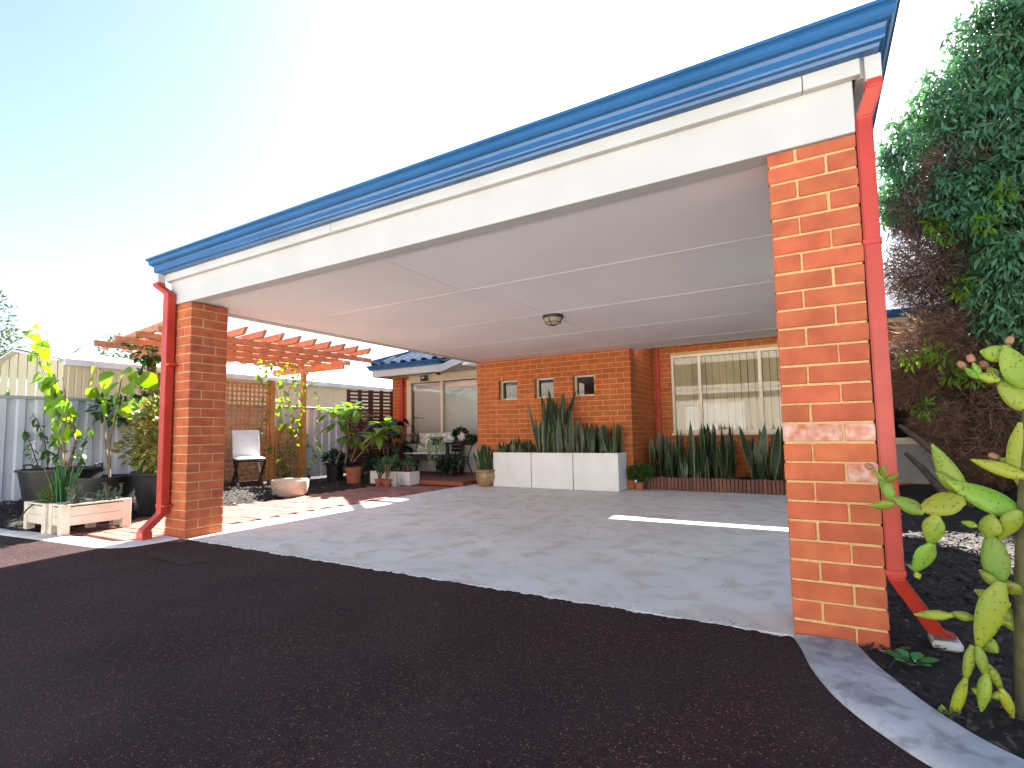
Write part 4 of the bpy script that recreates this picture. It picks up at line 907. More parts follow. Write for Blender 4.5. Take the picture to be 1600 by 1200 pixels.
def lattice(name, label, y0, y1, z0, z1, x, sp=.085):
    th = thing(name, label, 'lattice', (x, y0, 0)); w_ = y1-y0
    ob('frame', MB().box(-.025, .025, 0, .045, z0, z1).box(-.025, .025, w_-.045, w_, z0, z1).box(-.024, .024, .045, w_-.045, z0, z0+.045).box(-.024, .024, .045, w_-.045, z1-.045, z1).mesh('frame', WOOD), th)
    n_ = int((w_-.09)/sp)
    vm = MB().box(0, .010, -.016, .016, z0+.03, z1-.03).mesh('lattice_slat', WOOD); hm = MB().box(-.011, -.001, .03, w_-.03, -.016, .016).mesh('lattice_slat', WOOD)
    for i in range(1, n_+1): ob('upright_slat', vm, th, (0, .045+(w_-.09)*i/(n_+1), 0))
    n_ = int((z1-z0)/sp)
    for i in range(1, n_): ob('cross_slat', hm, th, (.022, 0, z0+(z1-z0)*i/n_))
    return th
lattice('lattice_panel', 'tall orange timber lattice behind the folding chair', 1.6, 3.56, .10, 1.93, PXp)
lattice('low_lattice_panel', 'low orange timber lattice beside the vine', 3.69, 4.27, .04, 1.08, PXp)
# vine
vn = thing('climbing_vine', 'bright green vine climbing the far pergola post', 'vine', (PXp+.06, P2[1]-.3, .02))
mb = MB(); P = []
for k in range(7):
    y0 = U(-.35, .35); z = 0; pt = Vector((.02, y0, 0)); pts = [tuple(pt)]
    while pt.z < U(1.6, 2.4): pt = pt+Vector((U(-.05, .06), U(-.12, .12)+(-.03 if pt.z > 1.6 else 0), U(.08, .16))); pts.append(tuple(pt)); P += [pt.copy()]
    mb.tube(pts, .006, 4)
for k in range(60): P.append(Vector((U(-.1, .25), U(-.9, .2), U(1.9, 2.4))))
for k in range(60): P.append(Vector((U(-.25, .05), U(-.4, .35), U(1.0, 2.0))))
ob('stems', mb.mesh('stems', STEMG), vn); k_ = len(P); D = rnd(k_); D[:, 2] -= .6
stuff(ob('foliage', scatter('vine_leaves', leaf_geo(.11, .075, 'heart', 4), [tuple(q) for q in P], D, rnd(k_)+np.array((.5, 0, .6)), RNG.uniform(.6, 1.2, k_), LEAF_LIME), vn))
# folding chair with cushion, sleeper, bowl
q = gb(375, 752); CH = Vector((-8.25, 2.58, hbed(-8.25, 2.58)))
q = onx(388, 752, -8.30); CH = Vector((-8.30, q.y, hbed(-8.30, q.y)))
ch = thing('folding_chair', 'brown timber folding chair in front of the tall lattice', 'chair', CH, rad(70))
for s_ in (-1, 1):
    ob('leg', MB().bar((s_*.20, -.22, 0), (s_*.20, .24, .92), .022, .04, (1, 0, 0)).mesh('leg', WOODD), ch) if False else None
    ob('leg', MB().bar((s_*.21, .22, 0.01), (s_*.21, -.20, .47), .022, .035, (1, 0, 0)).mesh('leg', WOODD), ch)
    ob('leg', MB().bar((s_*.185, -.20, 0.01), (s_*.185, .17, .44), .022, .035, (1, 0, 0)).mesh('leg', WOODD), ch)
    ob('back_post', MB().bar((s_*.185, .17, .44), (s_*.185, .29, .90), .022, .035, (1, 0, 0)).mesh('back_post', WOODD), ch)
for k in range(7): ob('seat_slat', MB().box(-.2, .2, -.21+k*.06, -.165+k*.06, .452, .467).mesh('seat_slat', WOODD), ch)
for k in range(4): ob('back_slat', MB().box(-.2, .2, -.008, .008, -.025, .025).mesh('back_slat', WOODD), ch, (0, .20+.028*k, .56+k*.10), (rad(-14), 0, 0))
ob('crossbar', MB().tube([(-.21, .13, .11), (.21, .13, .11)], .012, 6).mesh('crossbar', WOODD), ch)
cu = thing('chair_cushion', 'white two-part cushion on the folding chair', 'cushion', CH+Vector((0, 0, .47)), rad(70))
ob('seat_pad', cushion_mesh(.44, .44, .07, CUSH, 'seat_pad'), cu, (0, -.02, .037)); ob('back_pad', cushion_mesh(.44, .48, .06, CUSH, 'back_pad'), cu, (0, .205, .29), (rad(76), 0, 0))
sl0 = onz(345, 771, .03); sl1 = onz(404, 757, .03)
tag(ob('timber_sleeper', MB().bar((sl0.x-.5, sl0.y-.6, hbed(sl0.x, sl0.y)+.05), (sl1.x, sl1.y, hbed(sl1.x, sl1.y)+.05), .18, .12).mesh('timber_sleeper', DECKM, bevel=.008)), 'dark red timber sleeper lying in front of the folding chair', 'sleeper')
q = gb(435, 778); bl = thing('stone_bowl', 'shallow cream stone bowl on the bed beside the brick path', 'bowl', (q.x-.08, q.y+.25, hbed(q.x, q.y)))
ob('vessel', MB().lathe([(0, 0), (.22, 0), (.275, .04), (.305, .15), (.31, .235), (.295, .25), (.265, .245), (.25, .17), (.18, .10), (0, .09)], 40, sy=.8).mesh('vessel', STONE, True), bl)
ob('soil', MB().lathe([(.25, .15), (.255, .165), (.1, .17), (0, .17)], 24, sy=.78).mesh('bowl_soil', SOIL), bl)
# ------------------------------------------------------------------ front left: boxes, tubs, plants
def timber_box(label, x0, x1, y0, y1, lz):
    th = thing('timber_planter_box', label, 'planter', ((x0+x1)/2, (y0+y1)/2, lz), 0, 'white timber planter boxes'); w, d = (x1-x0)/2, (y1-y0)/2; h = .275
    for sx in (-1, 1):
        for sy in (-1, 1): ob('leg', MB().box(-.04, .04, -.035, .035, 0, h).mesh('leg', BOXW, bevel=.003), th, (sx*(w-.04), sy*(d-.035), 0))
    for z0, z1 in ((.085, .172), (.175, .262)):
        for sx in (-1, 1): ob('board', MB().box(-.009, .009, -d+.071, d-.071, z0, z1).mesh('board', BOXW, bevel=.002), th, (sx*(w-.016), 0, 0))
        for sy in (-1, 1): ob('board', MB().box(-w+.081, w-.081, -.009, .009, z0, z1).mesh('board', BOXW, bevel=.002), th, (0, sy*(d-.016), 0))
    ob('rim', MB().box(-w, w, -d, -d+.03, h, h+.015).box(-w, w, d-.03, d, h, h+.015).box(-w, -w+.03, -d+.03, d-.03, h, h+.0149).box(w-.03, w, -d+.03, d-.03, h, h+.0149).mesh('rim', BOXW), th)
    ob('soil', MB().box(-w+.03, w-.03, -d+.03, d-.03, .09, .245).mesh('box_soil', SOIL), th); return th
timber_box('cream timber planter box holding spring onions', -6.97, -6.44, -.50, -.08, .012)
timber_box('cream timber planter box with rosemary nearest the left pillar', -6.43, -6.13, -.48, .10, .016)
on = thing('spring_onions', 'tall green spring onions growing in the left timber box', 'plant', (-6.72, -.28, .255))
for k in range(26):
    a = U(0, 6.28); r_ = U(.01, .12); L_ = U(.28, .52); dx, dy = .12*math.cos(a)*U(.2, 1), .12*math.sin(a)*U(.2, 1)
    ob('leaf', MB().tube([(0, 0, 0), (dx*.3, dy*.3, L_*.5), (dx, dy, L_)], [.009, .010, .002], 5, False).mesh('onion_leaf', ONION, True), on, (r_*math.cos(a), r_*.7*math.sin(a), 0))
ob('leaf', MB().tube([(.05, -.05, .02), (.02, -.16, .10), (-.05, -.26, -.02), (-.14, -.32, -.20)], [.008, .009, .008, .003], 5, False).mesh('onion_leaf', ONION, True), on)
gd = thing('dry_grass', 'tuft of dry grassy herb at the left of the timber box', 'plant', (-6.88, -.26, .255))
stuff(ob('foliage', bush_mesh('dry_foliage', leaf_geo(.09, .006, 'lance', 3), [((0, 0, .07), (.10, .14, .08))], 600, 1, LEAF_GOLD, .8), gd))
ro = thing('rosemary', 'grey-green rosemary sprigs in the right timber box', 'plant', (-6.28, -.18, .255))
P = []; D = []; mb = MB()
for k in range(26):
    b_ = Vector((U(-.1, .1), U(-.22, .24), 0)); tip = b_+Vector((U(-.06, .06), U(-.06, .06), U(.1, .24))); mb.tube([b_, tip], .003, 4)
    for w_ in range(44): t_ = U(.15, 1); a = U(0, 6.28); P.append(b_.lerp(tip, t_)); D.append((math.cos(a), math.sin(a), .9))
ob('stems', mb.mesh('stems', STEMG), ro); stuff(ob('foliage', scatter('rosemary_leaves', leaf_geo(.030, .006, 'lance', 3), [tuple(q) for q in P], D, rnd(len(P)), RNG.uniform(.7, 1.2, len(P)), LEAF_BLUE), ro))
def tub(label, px_, py_, r, h, dy=.25):
    q = gb(px_, py_); loc = Vector((q.x, q.y+dy*.5, hbed(q.x, q.y+dy*.5)-.005))
    th = pot('black_tub', label, loc, [(0, 0), (r*.80, 0), (r*.97, h-.04), (r*.97, h-.03), (r*1.04, h-.025), (r*1.04, h), (r*.95, h), (r*.92, h-.06), (0, h-.07)], BLACKP, h-.06, r*.92, 'tub')
    for s_ in (-1, 1): ob('handle', MB().tube([(s_*(r*1.02), -.06, h-.02), (s_*(r*1.06), -.055, h+.045), (s_*(r*1.06), .055, h+.045), (s_*(r*1.02), .06, h-.02)], .012, 6).mesh('handle', BLACKP, True), th, (0, 0, 0), (0, 0, .5))
    return loc
T1 = tub('black plastic tub with handles by the steel fence', 76, 789, .43, .45)
T2 = tub('low black tub behind the rosemary box', 142, 793, .36, .38)
q = gb(222, 806); BPt = Vector((q.x-.05, q.y+.3, hbed(q.x, q.y)))
pot('big_black_pot', 'big black pot beside the left downpipe', BPt, [(0, 0), (.29, 0), (.36, .46), (.375, .47), (.378, .50), (.35, .50), (.34, .44), (0, .43)], BLACKP, .44, .34)
# camellia bush in the big pot
cb = thing('camellia_bush', 'dense rounded bush with bronze-green leaves in the big black pot', 'bush', (BPt.x, BPt.y, .44+BPt.z))
stuff(ob('foliage', bush_mesh('camellia_foliage', leaf_geo(.095, .045, 'ovate', 4), [((-.05, 0, .42), (.55, .46, .40)), ((.1, -.1, .68), (.38, .34, .30)), ((-.3, .05, .24), (.34, .3, .22)), ((.28, 0, .86), (.24, .24, .24)), ((.32, -.05, .35), (.24, .28, .34))], 2300, 1, LEAF_CAM, .35), cb))
mb = MB()
for k in range(9): a = k*.7; mb.tube([(0, 0, -.02), (.1*math.cos(a), .1*math.sin(a), .25), (.28*math.cos(a), .26*math.sin(a), .6)], [.016, .011, .005], 6)
ob('stems', mb.mesh('stems', STEMG), cb)
# tall lime-leaved plants
random.seed(23)
hm = [leafobj('heart_leaf', 1, .76, 'heart', LEAF_LIME, 9, .22, c_) for c_ in (.3, .55)]
def lime_plant(label, base, stems, leaves, Yp, size):
    th = thing('mulberry_plant', label, 'plant', base)
    for pts in stems:
        w3 = [Vector((0, 0, .0))]+[ony(a, b_, Yp)-base for a, b_ in pts]
        ob('stem', MB().tube(w3, [.016]+[max(.004, .013-.004*i) for i in range(len(pts))], 6).mesh('stem', STEMG, True), th)
    for (a, b_, s_) in leaves:
        v = ony(a, b_, Yp+U(-.18, .18))-base; d = Vector((U(-.8, .8), U(-.9, .3), U(-1.2, -.25))); put_leaf(th, random.choice(hm), v, d, size*s_*U(.8, 1.15), (U(-.5, .5), -.7, .6))
    return th
lv = []
for k in range(78):
    t_ = k/77; x = 48+62*t_**.9+U(-18, 18)*(.45+.55*t_); y = 512+165*t_+U(-10, 10); lv.append((x, y, .75+.4*min(1, t_*2)))
base = T1+Vector((.1, 0, .40))
lime_plant('tall plant with hanging lime-green heart leaves in the handled tub', base, [[(95, 700), (90, 640), (62, 560), (50, 515)], [(100, 690), (105, 640), (98, 590)], [(118, 690), (110, 650), (100, 630)]], lv, base.y, .185)
lv = [(150+U(-12, 22), 585+U(-10, 40), .9) for _ in range(6)]+[(195+U(-22, 28), 580+U(-8, 58), 1.15) for _ in range(13)]+[(150, 572, .7), (187, 640, 1.1), (165, 625, 1)]
base = T2+Vector((.15, .0, .33))
lime_plant('shorter plant with broad lime-green leaves in the low tub', base, [[(165, 690), (163, 650), (168, 610)], [(172, 690), (182, 640), (190, 590)]], lv, base.y+.05, .215)
# sparse straggly plant by the fence
sp_ = thing('straggly_plant', 'sparse straggly plant with few leaves at the left edge by the fence', 'plant', T1+Vector((-.2, -.05, .38)))
base = Vector(sp_.location)
slm = leafobj('small_leaf', 1, .5, 'ovate', LEAF_MID, 5, .2, .4)
for pts in ([(55, 735), (40, 690), (22, 650), (12, 605)], [(48, 733), (25, 705), (10, 680), (4, 640)], [(62, 735), (50, 700), (38, 672)], [(75, 735), (70, 690), (60, 660), (40, 630)], [(88, 735), (92, 700), (80, 680)], [(110, 735), (118, 690), (108, 655)], [(122, 735), (130, 700), (140, 668)], [(100, 735), (84, 712), (72, 702)]):
    w3 = [Vector((0, 0, 0)).lerp(ony(*pts[0], base.y)-base, .6)]+[ony(a, b_, base.y+U(-.1, .1))-base for a, b_ in pts]
    ob('stem', MB().tube(w3, [.008]+[.007, .006, .005, .003][:len(pts)], 5).mesh('stem', BARK, True), sp_)
    for i in range(1, len(w3)):
        for k in range(8): put_leaf(sp_, slm, w3[i-1].lerp(w3[i], U(.2, 1)), (U(-1, 1), U(-1, 1), U(-1.2, .4)), U(.07, .13))
q = gb(128, 782); stk = onz(131, 780, .1)
tag(ob('garden_stake', MB().box(-.022, .022, -.022, .022, 0, 1.25).mesh('garden_stake', BLACKP, bevel=.003), None, (T2.x+.02, T2.y+.42, hbed(T2.x, T2.y+.42)-.01)), 'black square garden stake behind the low tub', 'stake')
# pot on shelf bracket by the near pergola post, with dark foliage
q = onx(222, 660, PXp+.14); hp = thing('mounted_pot', 'terracotta trough hung on the lattice beside the near pergola post', 'pot', (PXp+.16, q.y, q.z-.06))
ob('vessel', MB().add([(-.07, -.2, 0), (.07, -.2, 0), (.07, .2, 0), (-.07, .2, 0), (-.09, -.24, .16), (.09, -.24, .16), (.09, .24, .16), (-.09, .24, .16)], [(3, 2, 1, 0), (4, 5, 6, 7), (0, 1, 5, 4), (1, 2, 6, 5), (2, 3, 7, 6), (3, 0, 4, 7)]).mesh('trough', TERRA, bevel=.008), hp)
ob('bracket', MB().box(-.14, -.07, -.1, -.08, .0, .14).box(-.14, -.07, .08, .1, .0, .14).mesh('bracket', DARKM), hp)
hv = thing('shelf_plant', 'dark green foliage spilling around the near pergola post', 'plant', (PXp+.16, q.y, q.z+.09))
stuff(ob('foliage', bush_mesh('shelf_foliage', leaf_geo(.10, .055, 'ovate', 4), [((0, 0, .12), (.16, .34, .2)), ((-.05, .2, .55), (.14, .28, .45)), ((-.1, .1, 1.05), (.12, .3, .2)), ((0, -.35, .1), (.15, .3, .2)), ((-.1, .45, 1.15), (.10, .2, .14))], 820, 1, LEAF_MID, .2), hv))
ob('stems', MB().tube([(0, 0, 0), (0, .1, .5), (-.1, .15, 1.1)], .008, 5).tube([(0, .05, 0), (0, -.3, .2)], .007, 5).mesh('stems', STEMG), hv)
# ------------------------------------------------------------------ trees
def small_tree(name, label, base, trunk, lumps, k, s, m, tw=0, geo=None):
    th = thing(name, label, 'tree', base)
    mb = MB()
    for pts, r0_ in trunk: mb.tube(pts, [r0_*(1-.75*i/(len(pts)-1)) for i in range(len(pts))], 7)
    ob('trunk', mb.mesh('trunk', BARK, True), th)
    if k: stuff(ob('crown', bush_mesh('crown', geo or leaf_geo(.14, .06, 'ovate', 4), lumps, k, s, m, .1, shell=.2), th))
    return th
q = onx(5, 520, -17); small_tree('background_tree', 'dark leafy tree behind the cream shed at the left edge', (q.x, q.y-.9, -.1), [([(0, 0, 0), (.1, .1, 2.2), (0, .2, 3.6)], .14), ([(.1, .1, 2), (.1, .8, 3.6)], .07)], [((0, .3, 3.6), (.9, .9, .8)), ((.1, .85, 3.3), (.5, .5, .55)), ((-.1, -.4, 3.2), (.9, .9, .9)), ((0, .55, 4.2), (.5, .55, .45))], 2600, .8, LEAF_FAR)
q = onx(85, 540, -15); small_tree('bare_sapling', 'thin bare twigs rising behind the cream shed', (q.x, q.y-.1, -.1), [([(0, 0, 0), (0, .05, 2.4), (0, .35, 3.0), (0, 1.0, 3.55)], .02), ([(0, .05, 2.3), (0, .5, 3.1), (0, .75, 3.6)], .014), ([(0, .02, 2.2), (0, .0, 3.1), (0, -.1, 3.8)], .014)], [], 0, 1, LEAF_FAR)
q = onx(250, 540, -11.6); small_tree('background_shrub', 'small leafy tree top showing above the pergola', (q.x-2, q.y, -.1), [([(0, 0, 0), (0, 0, 2.9)], .05)], [((0, 0, 3.0), (.35, .35, .4)), ((0, .3, 2.6), (.35, .4, .3))], 420, .8, LEAF_FAR)
q = ony(590, 605, 11.5); small_tree('golden_tree', 'sunlit yellow-green tree behind the slat screen', (q.x, 11.5, -.1), [([(0, 0, 0), (.1, 0, 1.6), (0, .1, 2.6)], .10), ([(.1, 0, 1.5), (.6, 0, 2.4)], .06)], [((.2, 0, 1.9), (1.0, .7, .65)), ((-.7, 0, 1.7), (.8, .6, .6)), ((.75, 0, 2.2), (.5, .5, .5))], 2000, .8, LEAF_GOLD)
q = ony(535, 592, 12.5); small_tree('far_tree', 'pale distant tree behind the shed roof', (q.x, 13.5, -.1), [([(0, 0, 0), (0, 0, 2.6)], .08)], [((0, 0, 2.6), (1.2, .8, .65)), ((1.0, 0, 2.5), (.8, .6, .5))], 900, .9, LEAF_FAR)
# big tree on the right
TB = Vector((2.15, 5.0, hr(2.15, 5.0)-.02)); tree = thing('hedge_tree', 'large dense tree with dead brown inner twigs beside the right pillar', 'tree', TB)
mb = MB()
def limb(pts, r): mb.tube(pts, [r*(1-.8*i/(len(pts)-1)) for i in range(len(pts))], 8)
limb([(0, 0, 0), (.05, -.05, .7), (-.05, 0, 1.5), (.1, .05, 2.8), (.2, 0, 4.2)], .17)
limb([(.12, .1, 0), (.4, .1, .9), (.6, .2, 2.2), (.9, .1, 3.6)], .12)
for k in range(16):
    a = U(2.0, 5.2); z = U(.8, 3.4); L_ = U(.6, 1.1); limb([(0, 0, z), (L_*.5*math.cos(a), L_*.5*math.sin(a), z+.25), (L_*math.cos(a), L_*math.sin(a), z+U(.3, .7))], U(.02, .045))
ob('trunk', mb.mesh('trunk', BARK, True), tree)
def tl_(px_, py_, Y, r): v = ony(px_, py_, Y)-TB; return (tuple(v), r)
green = [tl_(1440, 225, 4.8, (.46, .42, .40)), tl_(1405, 285, 4.75, (.22, .25, .34)), tl_(1500, 150, 4.8, (.52, .5, .42)), tl_(1570, 70, 4.8, (.55, .55, .5)), tl_(1560, 200, 4.6, (.55, .5, .5)), tl_(1640, 60, 4.8, (.7, .6, .7)), tl_(1560, 330, 4.45, (.5, .45, .5)), tl_(1600, 430, 4.4, (.45, .4, .5)), tl_(1680, 250, 4.6, (.8, .7, .8)), tl_(1760, 400, 4.8, (.8, .7, .9)), tl_(1750, 120, 5., (.8, .8, .8)), tl_(1500, 300, 4.5, (.3, .3, .35)), tl_(1585, 500, 4.35, (.26, .25, .3)), tl_(1535, 455, 4.35, (.16, .15, .16)), tl_(1395, 330, 4.8, (.12, .15, .2))]
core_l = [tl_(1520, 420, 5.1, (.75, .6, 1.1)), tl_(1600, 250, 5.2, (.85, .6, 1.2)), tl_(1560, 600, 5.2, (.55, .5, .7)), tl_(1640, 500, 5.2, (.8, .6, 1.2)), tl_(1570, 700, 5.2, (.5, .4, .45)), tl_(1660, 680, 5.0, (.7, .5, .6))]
geoL = leaf_geo(.092, .024, 'lance', 4, .25, .5)
PC = []; DC = []
tot = sum(np.prod(np.array(l[1])**(2/3)) for l in green)
for c, r in green:
    p_, d_ = ball(int(2450*np.prod(np.array(r)**(2/3))/tot), c, r, .5); PC.append(p_); DC.append(d_)
PC = np.concatenate(PC); DC = np.concatenate(DC); rep = 20
P = np.repeat(PC, rep, 0)+rnd(len(PC)*rep, .055); D = np.repeat(DC, rep, 0)*.7+rnd(len(P), .5); D[:, 2] -= .55
Nn = rnd(len(P), .4)+np.repeat(DC, rep, 0)*.6; Nn[:, 2] += .6
S = np.repeat(RNG.uniform(.75, 1.3, len(PC)), rep)*RNG.uniform(.7, 1.25, len(P))
stuff(ob('crown', scatter('tree_leaves', geoL, P, D, Nn, S, LEAF_TREE), tree))
tw_ax = scatter('twiglets', (np.array([(-.004, 0, -.003), (.004, 0, -.003), (0, 0, .005), (0, .34, 0)]), [(0, 1, 3), (1, 2, 3), (2, 0, 3)]), PC-DC*.28, DC+rnd(len(PC), .15), rnd(len(PC)), RNG.uniform(.8, 1.3, len(PC)), BARK)
stuff(ob('twiglets', tw_ax, tree))
dead = [tl_(1440, 420, 4.7, (.40, .35, .48)), tl_(1430, 330, 4.8, (.28, .3, .3)), tl_(1460, 540, 4.8, (.42, .35, .40)), tl_(1530, 520, 4.7, (.5, .4, .6)), tl_(1500, 260, 4.6, (.35, .3, .3)), tl_(1560, 640, 4.9, (.45, .35, .45)), tl_(1430, 600, 5.0, (.30, .3, .3)), tl_(1600, 560, 4.7, (.5, .4, .7)), tl_(1530, 400, 4.75, (.4, .35, .45)), tl_(1545, 715, 4.9, (.42, .35, .28)), tl_(1600, 690, 4.7, (.5, .4, .5)), tl_(1470, 660, 4.9, (.25, .25, .25))]
P = []
for i, (c, r) in enumerate(dead): stuff(ob('dead_twigs', twigs('dead_twigs', 2400, c, r, .19, .0034, TWIG, (-.3, -.3, -.1)), tree))
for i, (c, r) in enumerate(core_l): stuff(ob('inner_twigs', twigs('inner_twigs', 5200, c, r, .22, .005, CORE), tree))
lime = [tl_(a, b_, Y, (.10, .10, .08)) for a, b_, Y in ((1462, 350, 4.4), (1480, 365, 4.35), (1450, 545, 4.5), (1470, 560, 4.5), (1500, 450, 4.3), (1490, 590, 4.5), (1425, 560, 4.6), (1400, 330, 4.7), (1445, 640, 4.6), (1540, 350, 4.0), (1570, 300, 4.0), (1520, 590, 4.4))]
stuff(ob('young_leaves', bush_mesh('young_leaves', geoL, lime, 650, .9, LEAF_LIME, -.2), tree))
for (a, b_, lb) in (([(1405, 664), (1440, 690), (1470, 715)], None, 'upper dark dead branch leaning in front of the house panel'), ([(1415, 708), (1445, 735), (1470, 765)], None, 'lower dark dead branch leaning in front of the house panel')):
    pts = [ony(x, y, 4.6-.1*i) for i, (x, y) in enumerate(a)]; e = pts[-1]+(pts[-1]-pts[0])*.9; e.z = hr(e.x, e.y); pts.append(e)
    tag(ob('dead_branch', MB().tube(pts, [.022, .035, .04, .03], 7).mesh('dead_branch', BARK, True)), lb, 'branch', 'dead branches by the tree')
# ------------------------------------------------------------------ prickly pear
CB = onz(1616, 1125); CB = Vector((CB.x, CB.y, hr(CB.x, CB.y)-.01)); cac = thing('prickly_pear', 'tall bright green prickly pear cactus in the right bed', 'cactus', CB)
RD = Vector((CB.x-CAM.x, CB.y-CAM.y, 0)).normalized()
def cpt(px_, py_, off=0.):
    d = ray(px_, py_); n_ = RD; t_ = ((CB+RD*off)-CAM).dot(n_)/d.dot(n_); return CAM+d*t_-CB
_n = [0]
def pad(a, b_, wpx, off=0., th=.015, bud=False, roll=None, m=CACT):
    """flat joint from pixel a (base) to pixel b (tip); width in photo pixels"""
    A_, B_ = cpt(*a, off), cpt(*b_, off+U(-.03, .03)); A_ = A_-(B_-A_)*.07; d = B_-A_; L_ = d.length; w_ = wpx*((CB+A_-CAM).length)/F_PX*.66
    roll = U(-.5, .5) if roll is None else roll
    nrm = Matrix.Rotation(roll, 3, d.normalized()) @ (CAM-CB-A_).normalized()
    mb = MB(); n1, n2 = 11, 14; vs = []
    for i in range(n1):
        t_ = i/(n1-1); tt = t_*1.0; pw = max(.02, math.sin(math.pi*min(1, max(.001, tt))**.82))**.75
        if i == 0: pw = .35
        if i == n1-1: pw = .12
        for k in range(n2):
            an = 2*math.pi*k/n2; vs.append((math.cos(an)*w_/2*pw*(1+.03*math.sin(7*t_+k)), L_*t_, math.sin(an)*min(th, .016)*pw**.6*(.8)))
    fs = [(i*n2+k, i*n2+(k+1) % n2, (i+1)*n2+(k+1) % n2, (i+1)*n2+k) for i in range(n1-1) for k in range(n2)]+[tuple(range(n2-1, -1, -1)), tuple((n1-1)*n2+k for k in range(n2))]
    mb.add(vs, fs); R = frame(d, nrm).to_4x4(); o = ob('pad', mb.mesh('pad', m, True), cac, M=Matrix.Translation(A_) @ R)
    # areoles with spines
    sm = MB(); cnt = int(8+L_*w_*2600)
    for k in range(cnt):
        t_ = U(.08, .94); pw = max(.02, math.sin(math.pi*t_**.82))**.62; s_ = U(-.92, .92); f = random.choice((-1, 1)); x_ = s_*w_/2*pw; z_ = f*min(th, .016)*.8*pw**.6*math.sqrt(max(0, 1-s_*s_))
        q0 = Vector((x_, L_*t_, z_)); sm.add([q0+Vector((-.0022, 0, 0)), q0+Vector((.0022, 0, 0)), q0+Vector((0, .003, 0)), q0+Vector((U(-.006, .006), U(-.004, .006), f*.007))], [(0, 1, 3), (1, 2, 3), (2, 0, 3)])
    stuff(ob('spines', sm.mesh('spines', SPINE), o))
    if bud: ob('bud', MB().lathe([(0, 0), (.010, .004), (.012, .018), (.008, .028), (0, .03)], 8).mesh('bud', TIP, True), o, (0, L_*.97, 0), (rad(-90), 0, 0))
    return o
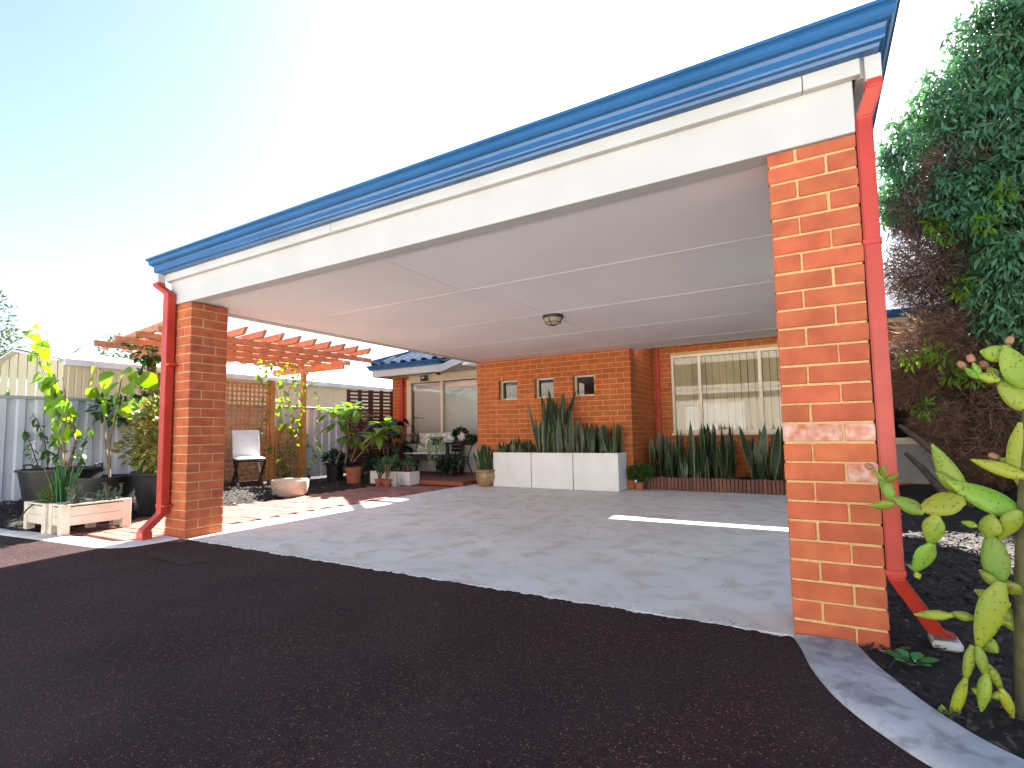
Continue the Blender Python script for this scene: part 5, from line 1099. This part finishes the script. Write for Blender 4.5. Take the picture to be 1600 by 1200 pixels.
# trunk and joints, traced joint by joint (base -> tip)
mb = MB(); tp = [cpt(x, y) for x, y in ((1616, 1130), (1610, 970), (1608, 880), (1610, 800), (1614, 720), (1616, 640))]; tp[0].z = -.03
mb.tube(tp, [.045, .040, .034, .032, .031, .028], 12); ob('trunk', mb.mesh('trunk', CACTO, True), cac)
J = [  # upper right
 ((1600, 600), (1568, 540), 44, 0, .02), ((1572, 556), (1531, 549), 30, 0), ((1566, 560), (1575, 538), 22, .0, .015, True),
 ((1606, 640), (1558, 590), 34, .02), ((1560, 594), (1524, 586), 18, -.02), ((1526, 590), (1507, 574), 13, -.02, .014, True), ((1556, 588), (1542, 574), 16, .02, .014, True), ((1530, 585), (1520, 566), 12, 0, .012, True),
 ((1606, 760), (1594, 660), 48, 0), ((1604, 735), (1560, 716), 22, .05, .02, True), ((1602, 745), (1517, 718), 24, -.03),
 # long left arm
 ((1592, 803), (1480, 752), 42, 0, .024), ((1505, 778), (1456, 694), 34, .06), ((1500, 768), (1462, 738), 22, .05),
 ((1502, 782), (1434, 796), 44, -.04), ((1440, 800), (1392, 776), 28, -.05), ((1394, 780), (1374, 738), 22, -.05, .014), ((1395, 788), (1358, 790), 19, -.07, .014), ((1383, 752), (1362, 733), 9, -.05, .010, True), ((1381, 745), (1380, 726), 11, -.05, .010), ((1385, 752), (1404, 741), 14, -.05, .012),
 ((1462, 808), (1453, 852), 34, -.05), ((1455, 852), (1429, 894), 32, -.06), ((1432, 890), (1418, 882), 10, -.06, .01), ((1432, 895), (1436, 905), 12, -.06, .01),
 # middle
 ((1588, 815), (1598, 780), 22, 0), ((1590, 800), (1562, 842), 30, -.06),
 ((1560, 908), (1548, 826), 38, -.05, .022), ((1545, 836), (1550, 803), 34, -.08, .018), ((1525, 822), (1502, 815), 12, -.08, .012), ((1548, 832), (1530, 826), 20, -.08),
 ((1560, 915), (1530, 890), 18, -.08, .016), ((1580, 915), (1558, 915), 26, -.04), ((1592, 925), (1564, 910), 24, -.04), ((1575, 945), (1522, 922), 24, -.02), ((1590, 985), (1560, 940), 26, .0),
 # left low yellow arm
 ((1575, 974), (1520, 962), 14, -.05, .018), ((1520, 966), (1484, 958), 16, -.06, .018), ((1485, 962), (1428, 960), 17, -.08, .02),
 # big hanging pad and roots of pads
 ((1562, 916), (1527, 1014), 38, -.10, .024), ((1536, 1000), (1560, 1020), 26, -.06, .016),
 ((1518, 1012), (1508, 1066), 16, -.12, .02), ((1508, 1064), (1482, 1136), 17, -.14, .02), ((1528, 1012), (1541, 1060), 18, -.12, .018), ((1541, 1056), (1533, 1112), 20, -.13, .018), ((1535, 1085), (1518, 1076), 13, -.13, .012),
 ((1544, 1040), (1566, 1080), 16, -.10, .018), ((1565, 1078), (1584, 1122), 17, -.11, .018), ((1568, 1084), (1548, 1090), 12, -.11, .012), ((1480, 1130), (1462, 1124), 20, -.15, .014), ((1474, 1120), (1472, 1102), 14, -.15, .012)]
for j in J: pad(*j)
# little weed by the kerb
q = onz(1425, 1040, .01); wd = thing('weed', 'small round-leaved green weed beside the right kerb', 'plant', (q.x, q.y, hr(q.x, q.y)))
wm = leafobj('round_leaf', 1, .62, 'obov', LEAF_SUCC, 6, .1, .15); WL = mat('weed_leaf', (.07, .30, .06), (.05, .24, .05), .45, 8, objvar=.2, trans=.3); wm.materials[0] = WL
for a in (.2, 1.1, 2.0, 2.9, 3.7, 4.6, 5.5): put_leaf(wd, wm, (.012*math.cos(a), .012*math.sin(a), .012), (math.cos(a), math.sin(a), .45), U(.055, .085))

# a few dry leaves and crumbs lying on the slab and the drive
P = []
for k in range(46): P.append((U(-4.8, .1), U(.1, 4.6), .014))
for k in range(36): P.append((U(-4.6, .2), U(-1.6, -.1), .010))
D = rnd(len(P)); D[:, 2] *= .1; Nn = rnd(len(P), .2); Nn[:, 2] += 1
o = ob('dry_leaves', scatter('dry_leaves', leaf_geo(.03, .012, 'ovate', 4, .3, .3), P, D, Nn, RNG.uniform(.35, 1.0, len(P)), CHIP)); stuff(o); o['label'] = 'dry leaf bits lying on the slab and driveway'
P = [(U(-4.85, -.02), abs(random.gauss(0, .035)), .012) for k in range(260)]
o = ob('asphalt_crumbs', scatter('asphalt_crumbs', (np.array([(-.5, -.4, 0), (.5, -.5, 0), (.1, .6, 0), (0, 0, .6)]), [(0, 1, 3), (1, 2, 3), (2, 0, 3)]), P, rnd(len(P))*np.array((1, 1, .1)), rnd(len(P), .1)+np.array((0, 0, 1)), RNG.uniform(.003, .007, len(P)), ASPH)); stuff(o); o['label'] = 'loose asphalt grains along the slab edge'
